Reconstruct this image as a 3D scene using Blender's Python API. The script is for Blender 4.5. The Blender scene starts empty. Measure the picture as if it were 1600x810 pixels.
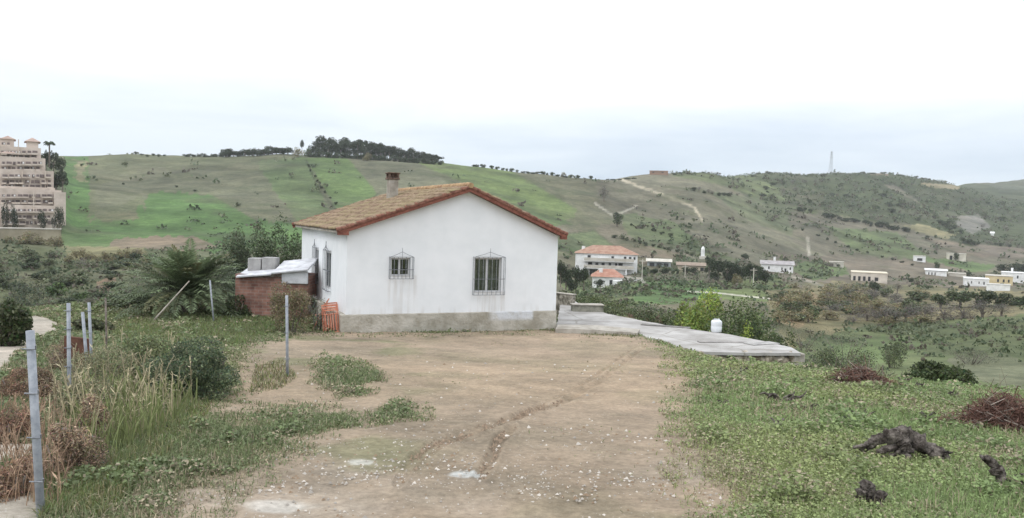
import bpy, bmesh, math, random
import numpy as np
from mathutils import Vector, Matrix
R = math.radians
scene = bpy.context.scene
col = scene.collection
random.seed(7); rng = np.random.default_rng(7)

# ------------------------------------------------------------------ camera
F_PX, PITCH, ROLL, CAMZ = 1248.9, .0500, .0302, 3.638      # of the 1600 px wide photograph
FW = np.array([0, math.cos(PITCH), -math.sin(PITCH)])
_up = np.array([0, math.sin(PITCH), math.cos(PITCH)]); _rt = np.array([1., 0, 0])
RT = _rt*math.cos(ROLL) + _up*math.sin(ROLL)
UP = -_rt*math.sin(ROLL) + _up*math.cos(ROLL)
CAM = np.array([0, 0, CAMZ])
cd = bpy.data.cameras.new('camera'); cam = bpy.data.objects.new('camera', cd); col.objects.link(cam)
cam.matrix_world = Matrix(((RT[0], UP[0], -FW[0], 0), (RT[1], UP[1], -FW[1], 0), (RT[2], UP[2], -FW[2], CAMZ), (0, 0, 0, 1)))
cd.sensor_width = 36; cd.lens = F_PX/1600*36; cd.clip_start = .1; cd.clip_end = 9000
scene.camera = cam

# ------------------------------------------------------------------ sky, sun, exposure
SUN_EL, SUN_AZ = R(48), R(235)          # azimuth clockwise from +Y: behind the camera and to the left
w = bpy.data.worlds.new('World'); scene.world = w; w.use_nodes = True
nt = w.node_tree; nt.nodes.clear()
out = nt.nodes.new('ShaderNodeOutputWorld'); bg = nt.nodes.new('ShaderNodeBackground'); bg.inputs[1].default_value = .1
sky = nt.nodes.new('ShaderNodeTexSky'); sky.sky_type = 'NISHITA'; sky.sun_disc = False
sky.sun_elevation = SUN_EL; sky.sun_rotation = SUN_AZ
tc = nt.nodes.new('ShaderNodeTexCoord'); sep = nt.nodes.new('ShaderNodeSeparateXYZ'); nt.links.new(tc.outputs['Generated'], sep.inputs[0])
mp = nt.nodes.new('ShaderNodeMapping'); mp.inputs['Scale'].default_value = (1, 1, 5.5); mp.inputs['Location'].default_value = (.4, 0, .3); nt.links.new(tc.outputs['Generated'], mp.inputs[0])
n1 = nt.nodes.new('ShaderNodeTexNoise'); n1.inputs['Scale'].default_value = 2.3; n1.inputs['Detail'].default_value = 7; n1.inputs['Roughness'].default_value = .5; n1.inputs['Distortion'].default_value = .3
nt.links.new(mp.outputs[0], n1.inputs['Vector'])
gr = nt.nodes.new('ShaderNodeValToRGB')         # overcast layer: pale blue-white at the horizon, brighter overhead
gr.color_ramp.elements[0].position = .0; gr.color_ramp.elements[0].color = (.49, .575, .67, 1)
gr.color_ramp.elements[1].position = .42; gr.color_ramp.elements[1].color = (1.26, 1.32, 1.40, 1)
e = gr.color_ramp.elements.new(.09); e.color = (.60, .67, .75, 1)
e = gr.color_ramp.elements.new(.17); e.color = (.80, .85, .905, 1)
e = gr.color_ramp.elements.new(.27); e.color = (.98, 1.03, 1.09, 1)
nt.links.new(sep.outputs[2], gr.inputs[0])
cr = nt.nodes.new('ShaderNodeValToRGB'); cr.color_ramp.elements[0].position = .36; cr.color_ramp.elements[0].color = (.85, .875, .91, 1)
cr.color_ramp.elements[1].position = .60; cr.color_ramp.elements[1].color = (1.16, 1.12, 1.09, 1)
nt.links.new(n1.outputs[0], cr.inputs[0])
mul = nt.nodes.new('ShaderNodeMix'); mul.data_type = 'RGBA'; mul.blend_type = 'MULTIPLY'; mul.clamp_result = False; mul.inputs[0].default_value = .9
nt.links.new(gr.outputs[0], mul.inputs[6]); nt.links.new(cr.outputs[0], mul.inputs[7])
sc = nt.nodes.new('ShaderNodeVectorMath'); sc.operation = 'SCALE'; sc.inputs[3].default_value = 10.0; nt.links.new(mul.outputs[2], sc.inputs[0])
mx = nt.nodes.new('ShaderNodeMix'); mx.data_type = 'RGBA'; mx.inputs[0].default_value = .94; mx.clamp_result = False
nt.links.new(sky.outputs[0], mx.inputs[6]); nt.links.new(sc.outputs[0], mx.inputs[7])
nt.links.new(mx.outputs[2], bg.inputs[0]); nt.links.new(bg.outputs[0], out.inputs[0])
sd = bpy.data.lights.new('sun', 'SUN'); sd.energy = .8; sd.angle = R(24); sd.color = (1, .985, .965)
sun = bpy.data.objects.new('sun', sd); col.objects.link(sun)
sv = Vector((math.sin(SUN_AZ)*math.cos(SUN_EL), math.cos(SUN_AZ)*math.cos(SUN_EL), math.sin(SUN_EL)))
sun.rotation_euler = sv.to_track_quat('Z', 'Y').to_euler(); sun.location = (-10, -20, 40)
scene.view_settings.view_transform = 'Standard'; scene.view_settings.look = 'None'
scene.view_settings.exposure = 0.43; scene.view_settings.gamma = 1.0
scene.render.engine = 'CYCLES'; scene.cycles.max_bounces = 6; scene.cycles.volume_bounces = 2; scene.cycles.transparent_max_bounces = 8

# ------------------------------------------------------------------ pixel <-> world helpers (survey of the photograph)
def ray(px, py):
    return FW + RT*((px-800)/F_PX) + UP*((405-py)/F_PX)
def at(px, py, Y):
    d = ray(px, py); return CAM + d*(Y/d[1])
def atz(px, py, z):
    d = ray(px, py); return CAM + d*((z-CAMZ)/d[2])
def to_px(x, y, z):
    d = np.stack([x, y, z-CAMZ], -1); zz = np.maximum(d@FW, .05)
    return 800+F_PX*(d@RT)/zz, 405-F_PX*(d@UP)/zz

# numpy value noise
_perm = rng.random((256, 256))
def vnoise(x, y, seed=0):
    x = np.asarray(x, float)+seed*17.3; y = np.asarray(y, float)+seed*31.7
    xi = np.floor(x).astype(int); yi = np.floor(y).astype(int); fx = x-xi; fy = y-yi
    fx = fx*fx*(3-2*fx); fy = fy*fy*(3-2*fy)
    g = lambda a, b: _perm[a & 255, b & 255]
    return (g(xi, yi)*(1-fx)+g(xi+1, yi)*fx)*(1-fy)+(g(xi, yi+1)*(1-fx)+g(xi+1, yi+1)*fx)*fy
def fbm(x, y, o=4, seed=0):
    s = 0; a = .5; t = 0
    for i in range(o):
        s = s+a*vnoise(x*2**i, y*2**i, seed+i*3); t += a; a *= .5
    return s/t*2-1
def sst(a, b, x):
    t = np.clip((x-a)/(b-a), 0, 1); return t*t*(3-2*t)
def poly_in(px, py, poly):
    ins = np.zeros(px.shape, bool); n = len(poly)
    for i in range(n):
        x0, y0 = poly[i]; x1, y1 = poly[(i+1) % n]
        if y0 == y1: continue
        c = ((y0 > py) != (y1 > py)) & (px < (x1-x0)*(py-y0)/(y1-y0)+x0); ins ^= c
    return ins
def seg_dist(px, py, pts):
    d = np.full(np.shape(px), 1e9)
    for (x0, y0), (x1, y1) in zip(pts[:-1], pts[1:]):
        dx, dy = x1-x0, y1-y0; t = np.clip(((px-x0)*dx+(py-y0)*dy)/(dx*dx+dy*dy), 0, 1)
        d = np.minimum(d, np.hypot(px-x0-t*dx, py-y0-t*dy))
    return d

# ------------------------------------------------------------------ terrain heights
TAB = {
 -250: [(45,520),(90,480),(150,400),(190,365),(204,340),(222,262),(270,250),(450,243),(600,262)],
 0:    [(45,510),(90,470),(150,400),(185,372),(204,340),(222,268),(270,255),(450,243),(600,262)],
 70:   [(45,509),(90,469),(150,402),(185,375),(204,345),(222,275),(270,258),(450,243),(600,262)],
 100:  [(45,508),(90,468),(140,410),(180,384),(230,352),(330,285),(450,243),(600,262)],
 200:  [(45,506),(90,452),(140,405),(180,384),(230,357),(340,292),(460,244),(600,262)],
 330:  [(45,504),(90,455),(140,408),(180,386),(230,360),(340,295),(460,243),(600,262)],
 450:  [(45,500),(90,460),(140,415),(190,388),(250,352),(340,298),(470,241),(600,255)],
 560:  [(45,500),(90,462),(140,425),(200,393),(260,355),(350,300),(480,244),(600,255)],
 680:  [(45,498),(90,464),(140,430),(210,400),(270,360),(360,300),(480,250),(600,262)],
 800:  [(45,498),(90,468),(150,432),(220,410),(280,375),(370,315),(480,265),(600,280)],
 930:  [(45,500),(90,478),(150,462),(215,450),(235,434),(255,428),(280,405),(380,330),(490,276),(600,290)],
 1000: [(45,500),(90,474),(150,447),(245,427),(290,400),(400,335),(530,271),(700,285)],
 1100: [(45,530),(90,490),(150,455),(250,428),(300,405),(420,340),(580,265),(750,282)],
 1200: [(45,565),(80,515),(120,478),(180,448),(280,428),(350,400),(470,350),(620,300),(740,266),(900,285)],
 1300: [(45,600),(70,555),(105,502),(150,470),(240,448),(320,432),(400,405),(540,352),(680,305),(800,270),(950,285)],
 1380: [(45,604),(70,555),(108,498),(150,476),(240,452),(320,436),(400,412),(540,360),(680,310),(830,269),(1000,290)],
 1450: [(45,608),(70,555),(110,498),(150,478),(240,455),(330,440),(400,415),(540,368),(700,320),(860,279),(1000,300),(1200,296)],
 1500: [(45,612),(70,552),(110,497),(150,478),(240,456),(330,442),(400,418),(540,372),(700,330),(880,290),(1100,296),(1250,286)],
 1560: [(45,618),(70,545),(108,494),(150,477),(240,457),(330,444),(400,420),(540,378),(700,345),(900,310),(1050,302),(1300,279)],
 1620: [(45,622),(70,540),(105,490),(150,475),(240,458),(330,446),(400,422),(540,380),(700,350),(900,318),(1050,302),(1300,274)],
 1900: [(45,640),(70,560),(105,498),(150,480),(240,462),(330,450),(400,430),(540,390),(700,360),(900,330),(1050,310),(1300,280)],
}
LY = np.linspace(math.log(30), math.log(3200), 240)
pxs = sorted(TAB)
Zt = []
for p in pxs:
    L = TAB[p]; ys = [math.log(a) for a, b in L]; zs = []
    for a, b in L: zs.append(at(p, b, a)[2])
    ys.append(math.log(3200)); zs.append(zs[-1]-25)
    Zt.append(np.interp(LY, ys, zs))
Zt = np.array(Zt)
PXG = np.arange(-250, 1901, 10.)
Zg = np.array([np.interp(PXG, pxs, Zt[:, j]) for j in range(len(LY))]).T        # [px, lnY]
def blur(a, n, ax):
    k = np.hanning(2*n+3)[1:-1]; k /= k.sum()
    a = np.moveaxis(a, ax, 0); b = np.concatenate([np.repeat(a[:1], n, 0), a, np.repeat(a[-1:], n, 0)])
    o = sum(k[i]*b[i:i+len(a)] for i in range(2*n+1)); return np.moveaxis(o, 0, ax)
Zg = blur(blur(Zg, 3, 0), 2, 1)
# terrace slab outline, surveyed at z = 0
SLAB_PX = [(868,517),(930,519),(998,523),(1012,530),(1060,543),(1100,550),(1180,552),(1251,552),(1236,543),(1196,534),(1140,523),(1060,512),(1000,501),(950,491),(900,472),(878,463)]
SLAB = [tuple(atz(a, b, .05)[:2]) for a, b in SLAB_PX]
def z_near(x, y):
    z = 2.04-.085*y
    z = np.where(y > 22, .17-.0425*(y-22)-.0*(y), z)
    z = np.where(y > 26, np.maximum(-.0-.0*(y), -.02)-.0, z)
    z = np.maximum(z, -.03)
    # right: the field falls away behind the crest
    e = sst(4.8, 10, x)*np.maximum(0, y-13)*.062; z = z-e
    z = z-sst(5, 12, x-.25*y)*np.maximum(0, y-8)*.10
    z = z-.84*sst(4.5, 6.0, x)*sst(17.8, 22.2, y)
    z = z-sst(38, 44, y+1.55*np.clip(x, 1.5, 14))*2.0
    # left: beyond the fence line
    z = z-sst(0, 6, -(x+3+.45*np.minimum(y, 26)))*.35
    z = z-sst(31, 40, y)*1.6*(1-sst(-2, 2, x))
    return z
def zg(x, y):
    x = np.asarray(x, float); y = np.asarray(y, float)
    r = np.hypot(x, y); th = np.arctan2(x, y); tc_ = np.clip(th, R(-38), R(38))
    Y = np.where(np.abs(th) < R(38), y, r*math.cos(R(38)))
    px = 800+F_PX*np.tan(tc_)
    fi = np.clip((px-PXG[0])/10, 0, len(PXG)-1.001); fj = np.clip((np.log(np.maximum(Y, 1))-LY[0])/(LY[1]-LY[0]), 0, len(LY)-1.001)
    i = fi.astype(int); j = fj.astype(int); a = fi-i; b = fj-j
    zf = (Zg[i, j]*(1-a)+Zg[i+1, j]*a)*(1-b)+(Zg[i, j+1]*(1-a)+Zg[i+1, j+1]*a)*b
    amp = np.clip((Y-50)/300, 0, 1)
    zf = zf+amp*(fbm(x/60, y/60, 4, 5)*2.2+fbm(x/14, y/14, 3, 9)*.5)*np.where(Y > 1000, 2.5, 1)
    zn = z_near(x, y)+fbm(x/3, y/3, 4, 2)*.06
    inn = poly_in(x, y, SLAB) if x.ndim else False
    zn = np.where(inn, np.minimum(zn, -.05), zn)
    zn = np.where(r < 1, 2.0, zn)
    k = sst(29, 45, Y)
    return zn*(1-k)+zf*k
def gz(x, y): return float(zg(np.array([x]), np.array([y]))[0])
_Ys = np.exp(np.linspace(math.log(2.5), math.log(2600), 1500))
def gp(px, py, ymin=2.5):
    """ground point seen at this photo pixel"""
    d = ray(px, py); Ys = _Ys[_Ys >= ymin]; P = CAM+d[None, :]*(Ys/d[1])[:, None]
    g = zg(P[:, 0], P[:, 1]); k = np.nonzero(P[:, 2] < g)[0]
    if len(k) == 0: i = len(Ys)-1
    else: i = k[0]
    return np.array([P[i, 0], P[i, 1], g[i]])
def gY(px, Y):
    x = (at(px, 350, Y))[0]; return np.array([x, Y, gz(x, Y)])

# ------------------------------------------------------------------ object helpers
def tag(o, label=None, cat=None, group=None, kind=None):
    if label: o['label'] = label
    if cat: o['category'] = cat
    if group: o['group'] = group
    if kind: o['kind'] = kind
    return o
def empty(name, loc, rz=0):
    o = bpy.data.objects.new(name, None); o.empty_display_size = .3; o.location = tuple(float(v) for v in loc); o.rotation_euler = (0, 0, rz); col.objects.link(o); return o
def from_arrays(name, V, Fs, mat, parent=None, colr=None, smooth=False):
    """V (n,3), Fs (m,k) constant k; colr per vertex (n,3)"""
    me = bpy.data.meshes.new(name); V = np.asarray(V, np.float32); Fs = np.asarray(Fs, np.int32)
    me.vertices.add(len(V)); me.vertices.foreach_set('co', V.ravel())
    k = Fs.shape[1]; me.loops.add(Fs.size); me.loops.foreach_set('vertex_index', Fs.ravel())
    me.polygons.add(len(Fs)); me.polygons.foreach_set('loop_start', np.arange(0, Fs.size, k, dtype=np.int32))
    if smooth: me.polygons.foreach_set('use_smooth', np.ones(len(Fs), bool))
    if colr is not None:
        a = me.color_attributes.new('Col', 'FLOAT_COLOR', 'POINT')
        c = np.ones((len(V), 4), np.float32); c[:, :3] = colr; a.data.foreach_set('color', c.ravel())
    me.update(calc_edges=True); me.validate()
    me.materials.append(mat)
    o = bpy.data.objects.new(name, me); col.objects.link(o)
    if parent: o.parent = parent
    return o
class MB:
    def __init__(s): s.bm = bmesh.new()
    def box(s, c, size, rot=None, bev=0):
        g = bmesh.ops.create_cube(s.bm, size=1); M = Matrix.Translation(Vector([float(v) for v in c]))
        if rot is not None: M = M @ rot
        M = M @ Matrix.Diagonal((*[float(v) for v in size], 1)); bmesh.ops.transform(s.bm, matrix=M, verts=g['verts'])
        if bev:
            es = list({e for v in g['verts'] for e in v.link_edges}); bmesh.ops.bevel(s.bm, geom=es, offset=bev, segments=1, affect='EDGES')
        return s
    def bar(s, a, b, r, n=6, r2=None):
        a = Vector([float(v) for v in a]); b = Vector([float(v) for v in b]); d = b-a; L = d.length
        if L < 1e-5: return s
        M = Matrix.Translation((a+b)/2) @ d.to_track_quat('Z', 'Y').to_matrix().to_4x4()
        bmesh.ops.create_cone(s.bm, cap_ends=True, segments=n, radius1=r, radius2=r if r2 is None else r2, depth=L, matrix=M); return s
    def tube(s, pts, rad, n=8, wob=0, seed=0):
        rr = random.Random(seed); pts = [Vector([float(v) for v in p]) for p in pts]; prev = None; ref = Vector((.3, .2, 1))
        for i, p in enumerate(pts):
            t = (pts[min(i+1, len(pts)-1)]-pts[max(i-1, 0)]).normalized()
            u = t.cross(ref)
            if u.length < .05: u = t.cross(Vector((1, 0, 0)))
            u.normalize(); v = t.cross(u); r_ = rad[i] if hasattr(rad, '__len__') else rad
            ring = []
            for k in range(n):
                a = 2*math.pi*k/n; q = r_*(1+wob*(rr.random()*2-1)); ring.append(s.bm.verts.new(p+u*math.cos(a)*q+v*math.sin(a)*q))
            if prev:
                for k in range(n): s.bm.faces.new((prev[k], prev[(k+1) % n], ring[(k+1) % n], ring[k]))
            else: s.bm.faces.new(ring[::-1])
            prev = ring
        s.bm.faces.new(prev); return s
    def prism(s, poly, z0, z1):
        a = [s.bm.verts.new((float(x), float(y), z0)) for x, y in poly]; b = [s.bm.verts.new((float(x), float(y), z1)) for x, y in poly]; n = len(poly)
        s.bm.faces.new(a[::-1]); s.bm.faces.new(b)
        for i in range(n): s.bm.faces.new((a[i], a[(i+1) % n], b[(i+1) % n], b[i]))
        return s
    def faces(s, V, Fs):
        vs = [s.bm.verts.new([float(c) for c in v]) for v in V]
        for f in Fs: s.bm.faces.new([vs[i] for i in f])
        return s
    def build(s, name, mat, parent=None, smooth=False):
        bmesh.ops.recalc_face_normals(s.bm, faces=s.bm.faces)
        me = bpy.data.meshes.new(name); s.bm.to_mesh(me); s.bm.free(); me.materials.append(mat)
        if smooth:
            for p in me.polygons: p.use_smooth = True
        o = bpy.data.objects.new(name, me); col.objects.link(o)
        if parent: o.parent = parent
        return o
def copy_thing(o, loc=None, rz=None, scale=None, label=None):
    c = o.copy(); col.objects.link(c)
    for ch in o.children:
        d = ch.copy(); col.objects.link(d); d.parent = c
        for g in ch.children:
            h = g.copy(); col.objects.link(h); h.parent = d
    if loc is not None: c.location = tuple(float(v) for v in loc)
    if rz is not None: c.rotation_euler = (0, 0, rz)
    if scale is not None: c.scale = scale
    if label: c['label'] = label
    return c

# ------------------------------------------------------------------ materials
def mat(name, c=(.5, .5, .5), rough=.85, c2=None, scale=6, detail=6, bump=0, bscale=None, attr=False, hi=.62, lo=.38, transl=0, metal=0, spec=.3):
    m = bpy.data.materials.new(name); m.use_nodes = True; n = m.node_tree; b = n.nodes['Principled BSDF']
    b.inputs['Roughness'].default_value = rough; b.inputs['Metallic'].default_value = metal; b.inputs['Specular IOR Level'].default_value = spec
    b.inputs['Base Color'].default_value = (*c, 1); src = None
    t = n.nodes.new('ShaderNodeTexCoord')
    if c2 is not None:
        no = n.nodes.new('ShaderNodeTexNoise'); no.inputs['Scale'].default_value = scale; no.inputs['Detail'].default_value = detail; no.inputs['Roughness'].default_value = .62
        n.links.new(t.outputs['Object'], no.inputs['Vector'])
        r = n.nodes.new('ShaderNodeValToRGB'); r.color_ramp.elements[0].position = lo; r.color_ramp.elements[1].position = hi
        r.color_ramp.elements[0].color = (*c, 1); r.color_ramp.elements[1].color = (*c2, 1); n.links.new(no.outputs[0], r.inputs[0]); src = r.outputs[0]
    if attr:
        a = n.nodes.new('ShaderNodeAttribute'); a.attribute_name = 'Col'
        if src is not None:
            mm = n.nodes.new('ShaderNodeMix'); mm.data_type = 'RGBA'; mm.blend_type = 'MULTIPLY'; mm.inputs[0].default_value = 1
            n.links.new(a.outputs[0], mm.inputs[6]); n.links.new(src, mm.inputs[7]); src = mm.outputs[2]
        else: src = a.outputs[0]
    if src is not None: n.links.new(src, b.inputs['Base Color'])
    if bump:
        nb = n.nodes.new('ShaderNodeTexNoise'); nb.inputs['Scale'].default_value = bscale or scale*3; nb.inputs['Detail'].default_value = 6; n.links.new(t.outputs['Object'], nb.inputs['Vector'])
        bp = n.nodes.new('ShaderNodeBump'); bp.inputs['Strength'].default_value = min(1, bump); bp.inputs['Distance'].default_value = .03; n.links.new(nb.outputs[0], bp.inputs['Height']); n.links.new(bp.outputs[0], b.inputs['Normal'])
    if transl:
        tr = n.nodes.new('ShaderNodeBsdfTranslucent'); ms = n.nodes.new('ShaderNodeMixShader'); ms.inputs[0].default_value = transl
        if src is not None: n.links.new(src, tr.inputs[0])
        else: tr.inputs[0].default_value = (*c, 1)
        n.links.new(b.outputs[0], ms.inputs[1]); n.links.new(tr.outputs[0], ms.inputs[2]); n.links.new(ms.outputs[0], n.nodes['Material Output'].inputs[0])
    return m
M = {}
M['leaf'] = mat('leaf', rough=.6, attr=True, transl=.25)
M['grass'] = mat('grass_blade', rough=.7, attr=True, transl=.25)
M['bark'] = mat('bark', (.10, .08, .065), .95, (.24, .21, .18), 9, bump=1, bscale=30)
M['oldwood'] = mat('weathered_vine_wood', (.045, .036, .03), .95, (.23, .20, .175), 14, bump=1, bscale=40, lo=.42, hi=.66)
M['twig'] = mat('twig', rough=.9, attr=True)
M['zinc'] = mat('galvanised_steel', (.25, .27, .30), .7, (.38, .40, .43), 12, metal=.35)
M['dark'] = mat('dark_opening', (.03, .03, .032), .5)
M['white_far'] = mat('white_render', (.62, .62, .60), .9, (.78, .78, .77), .8)
M['roof_far'] = mat('clay_roof_far', (.27, .15, .105), .9, (.37, .245, .18), .7)
M['pale_roof'] = mat('pale_flat_roof', (.42, .39, .33), .9, (.56, .53, .47), .5)
# ------------------------------------------------------------------ land cover (what grows or lies where, surveyed per field)
DIRT = [(170,900),(225,812),(290,770),(400,712),(470,690),(470,672),(400,668),(340,655),(310,640),(375,606),(372,565),(385,535),(470,522),(560,520),(900,515),(1010,525),(1060,545),(1080,600),(1095,690),(1150,770),(1160,812),(1200,900)]
GRASSY = [[(498,560),(570,572),(592,590),(570,618),(535,622),(505,595)], [(375,648),(440,640),(520,648),(560,668),(500,680),(420,672)],
          [(600,640),(650,632),(640,655),(590,660)]]
RUT1 = [(1022,530),(980,562),(935,598),(880,628),(800,655),(720,678),(668,700),(640,722),(622,760)]
RUT1B = [(1012,528),(965,562),(915,598),(850,632),(765,668),(700,694),(662,716),(640,745)]
RUT2 = [(800,670),(778,690),(765,720),(752,745)]
# colours are albedos
c_soil = (.175,.14,.085); c_dirt = (.300,.240,.182); c_grass = (.095,.115,.048); c_scrubsoil = (.13,.125,.085)
FAR = [  # (polygon in photo pixels, colour, ragged edge px)
 ([(60,242),(300,238),(480,240),(700,250),(960,275),(960,400),(600,400),(60,400)], (.125,.135,.080), 3),
 ([(145,290),(240,262),(420,270),(470,300),(480,345),(400,345),(330,300),(240,300),(150,345)], (.132,.138,.090), 10),
 ([(102,245),(138,245),(140,300),(138,345),(150,385),(96,390)], (.085,.155,.052), 2),
 ([(118,250),(135,250),(130,285),(116,280)], (.21,.20,.12), 6),
 ([(138,345),(215,330),(245,300),(330,305),(400,345),(500,352),(520,400),(138,388)], (.085,.152,.052), 8),
 ([(150,338),(210,330),(215,342),(160,348)], (.12,.12,.075), 3),
 ([(180,372),(300,368),(340,385),(300,392),(170,388)], (.185,.15,.11), 5),
 ([(400,252),(478,246),(510,320),(525,345),(470,352),(430,300)], (.115,.160,.072), 4),
 ([(478,248),(540,243),(590,303),(562,330),(528,330)], (.115,.172,.065), 1.5),
 ([(540,243),(640,246),(720,300),(600,310),(590,303)], (.138,.142,.095), 3),
 ([(640,250),(700,251),(800,268),(905,330),(885,350),(800,325),(700,275)], (.125,.170,.065), 6),
 ([(700,300),(800,318),(900,352),(960,372),(940,392),(885,395),(760,340)], (.105,.145,.065), 5),
 ([(800,266),(960,275),(1000,330),(930,345),(880,310)], (.140,.140,.092), 7),
 ([(865,352),(960,350),(1000,380),(985,392),(960,385),(930,362),(885,368)], (.16,.145,.11), 3),
 ([(885,366),(928,360),(962,386),(895,394)], (.112,.158,.072), 1.5),
 ([(960,388),(985,373),(1068,393),(1046,412),(990,412)], (.205,.165,.125), 2),
 ([(930,277),(1005,270),(1150,268),(1300,350),(1300,420),(1240,420),(1150,405),(1060,388),(1000,355),(935,330)], (.150,.145,.105), 5),
 ([(1060,264),(1145,264),(1215,292),(1290,340),(1230,330),(1130,290),(1050,275)], (.125,.150,.075), 3),
 ([(1110,300),(1210,310),(1290,348),(1330,375),(1240,370),(1170,345)], (.125,.145,.085), 6),
 ([(968,330),(1055,348),(1110,392),(1160,408),(1090,400),(1010,385),(978,365)], (.112,.148,.070), 6),
 ([(1010,262),(1045,263),(1046,270),(1010,269)], (.33,.19,.12), 1),
 ([(1140,262),(1240,265),(1350,264),(1430,272),(1520,285),(1620,300),(1620,395),(1500,380),(1420,350),(1340,345),(1285,330),(1215,292)], (.062,.078,.040), 6),
 ([(1215,290),(1290,300),(1285,332),(1230,320)], (.085,.092,.055), 6),
 ([(1435,285),(1500,290),(1498,297),(1450,293)], (.30,.26,.17), 2),
 ([(1365,262),(1390,262),(1385,275),(1360,274)], (.18,.15,.11), 3),
 ([(1380,290),(1400,290),(1440,318),(1425,312)], (.17,.155,.12), 2),
 ([(1412,352),(1440,350),(1495,368),(1480,374),(1430,362)], (.26,.24,.14), 2),
 ([(1495,338),(1530,335),(1548,355),(1515,365),(1495,352)], (.17,.165,.15), 2),
 ([(1515,275),(1640,268),(1640,300),(1560,296)], (.10,.115,.085), 3),
 ([(1230,330),(1400,352),(1500,385),(1620,405),(1620,425),(1480,420),(1300,400),(1240,380)], (.150,.140,.105), 5),
 ([(1290,355),(1400,362),(1450,400),(1480,418),(1400,420),(1330,390)], (.115,.150,.070), 5),
 ([(1395,400),(1480,405),(1560,415),(1540,425),(1440,422)], (.105,.152,.065), 3),
 ([(1440,372),(1500,380),(1560,400),(1500,402)], (.185,.155,.12), 2),
 ([(1510,378),(1620,390),(1620,404),(1560,402)], (.20,.17,.14), 2),
 ([(1200,395),(1440,405),(1540,430),(1620,450),(1380,452),(1200,450)], (.155,.135,.105), 5),
 ([(1250,408),(1320,415),(1330,430),(1270,438),(1240,425)], (.11,.15,.066), 4),
 ([(1000,436),(1112,440),(1135,462),(1060,476),(985,474)], (.085,.148,.052), 3),
 ([(880,440),(1000,440),(985,500),(880,480)], (.10,.13,.055), 6),
 ([(1120,440),(1210,430),(1240,450),(1200,470),(1130,470)], (.12,.15,.065), 6),
 ([(1195,455),(1300,440),(1620,455),(1620,490),(1480,500),(1340,510),(1240,550),(1205,500)], (.185,.165,.095), 6),
 ([(1215,470),(1270,455),(1290,475),(1245,515),(1215,500)], (.26,.20,.12), 6),
 ([(1215,590),(1250,535),(1340,512),(1480,500),(1640,490),(1640,640),(1300,640)], (.105,.128,.062), 5),
 ([(1480,560),(1560,548),(1620,575),(1600,610),(1500,590)], (.125,.132,.085), 8),
 ([(1300,540),(1400,525),(1460,545),(1380,570),(1300,575)], (.110,.150,.065), 8),
 ([(-60,372),(100,385),(210,390),(330,400),(460,410),(460,480),(-60,490)], (.098,.110,.058), 8),
 ([(150,440),(185,425),(180,450),(155,455)], (.20,.14,.095), 4),
 ([(95,384),(230,388),(215,402),(110,405)], (.19,.18,.10), 4),
]
TRACKS = [([(960,277),(1010,296),(1060,313),(1085,325),(1098,345)], 2.4, (.40,.36,.28)),
          ([(930,318),(957,337),(975,331),(995,322)], 1.6, (.46,.44,.38)),
          ([(1262,372),(1264,398)], 3.0, (.34,.32,.27)),
          ([(1035,385),(1060,394),(1085,402)], 2.2, (.36,.33,.27)),
          ([(1238,432),(1270,442),(1300,452)], 2.6, (.36,.33,.28)),
          ([(960,430),(1000,438),(1005,441)], 4, (.33,.31,.28)),
          ([(1045,452),(1080,456),(1120,458),(1210,468),(1240,466)], 1.3, (.5,.48,.42))]
HEDGES = [[(478,250),(500,300),(528,330)], [(590,303),(562,330)], [(885,366),(928,360),(962,386)], [(1130,312),(1240,358),(1290,350)],
          [(1290,355),(1360,385),(1440,412)], [(960,372),(1040,385),(1060,395)], [(1440,372),(1510,404)], [(640,250),(560,248)]]
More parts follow.
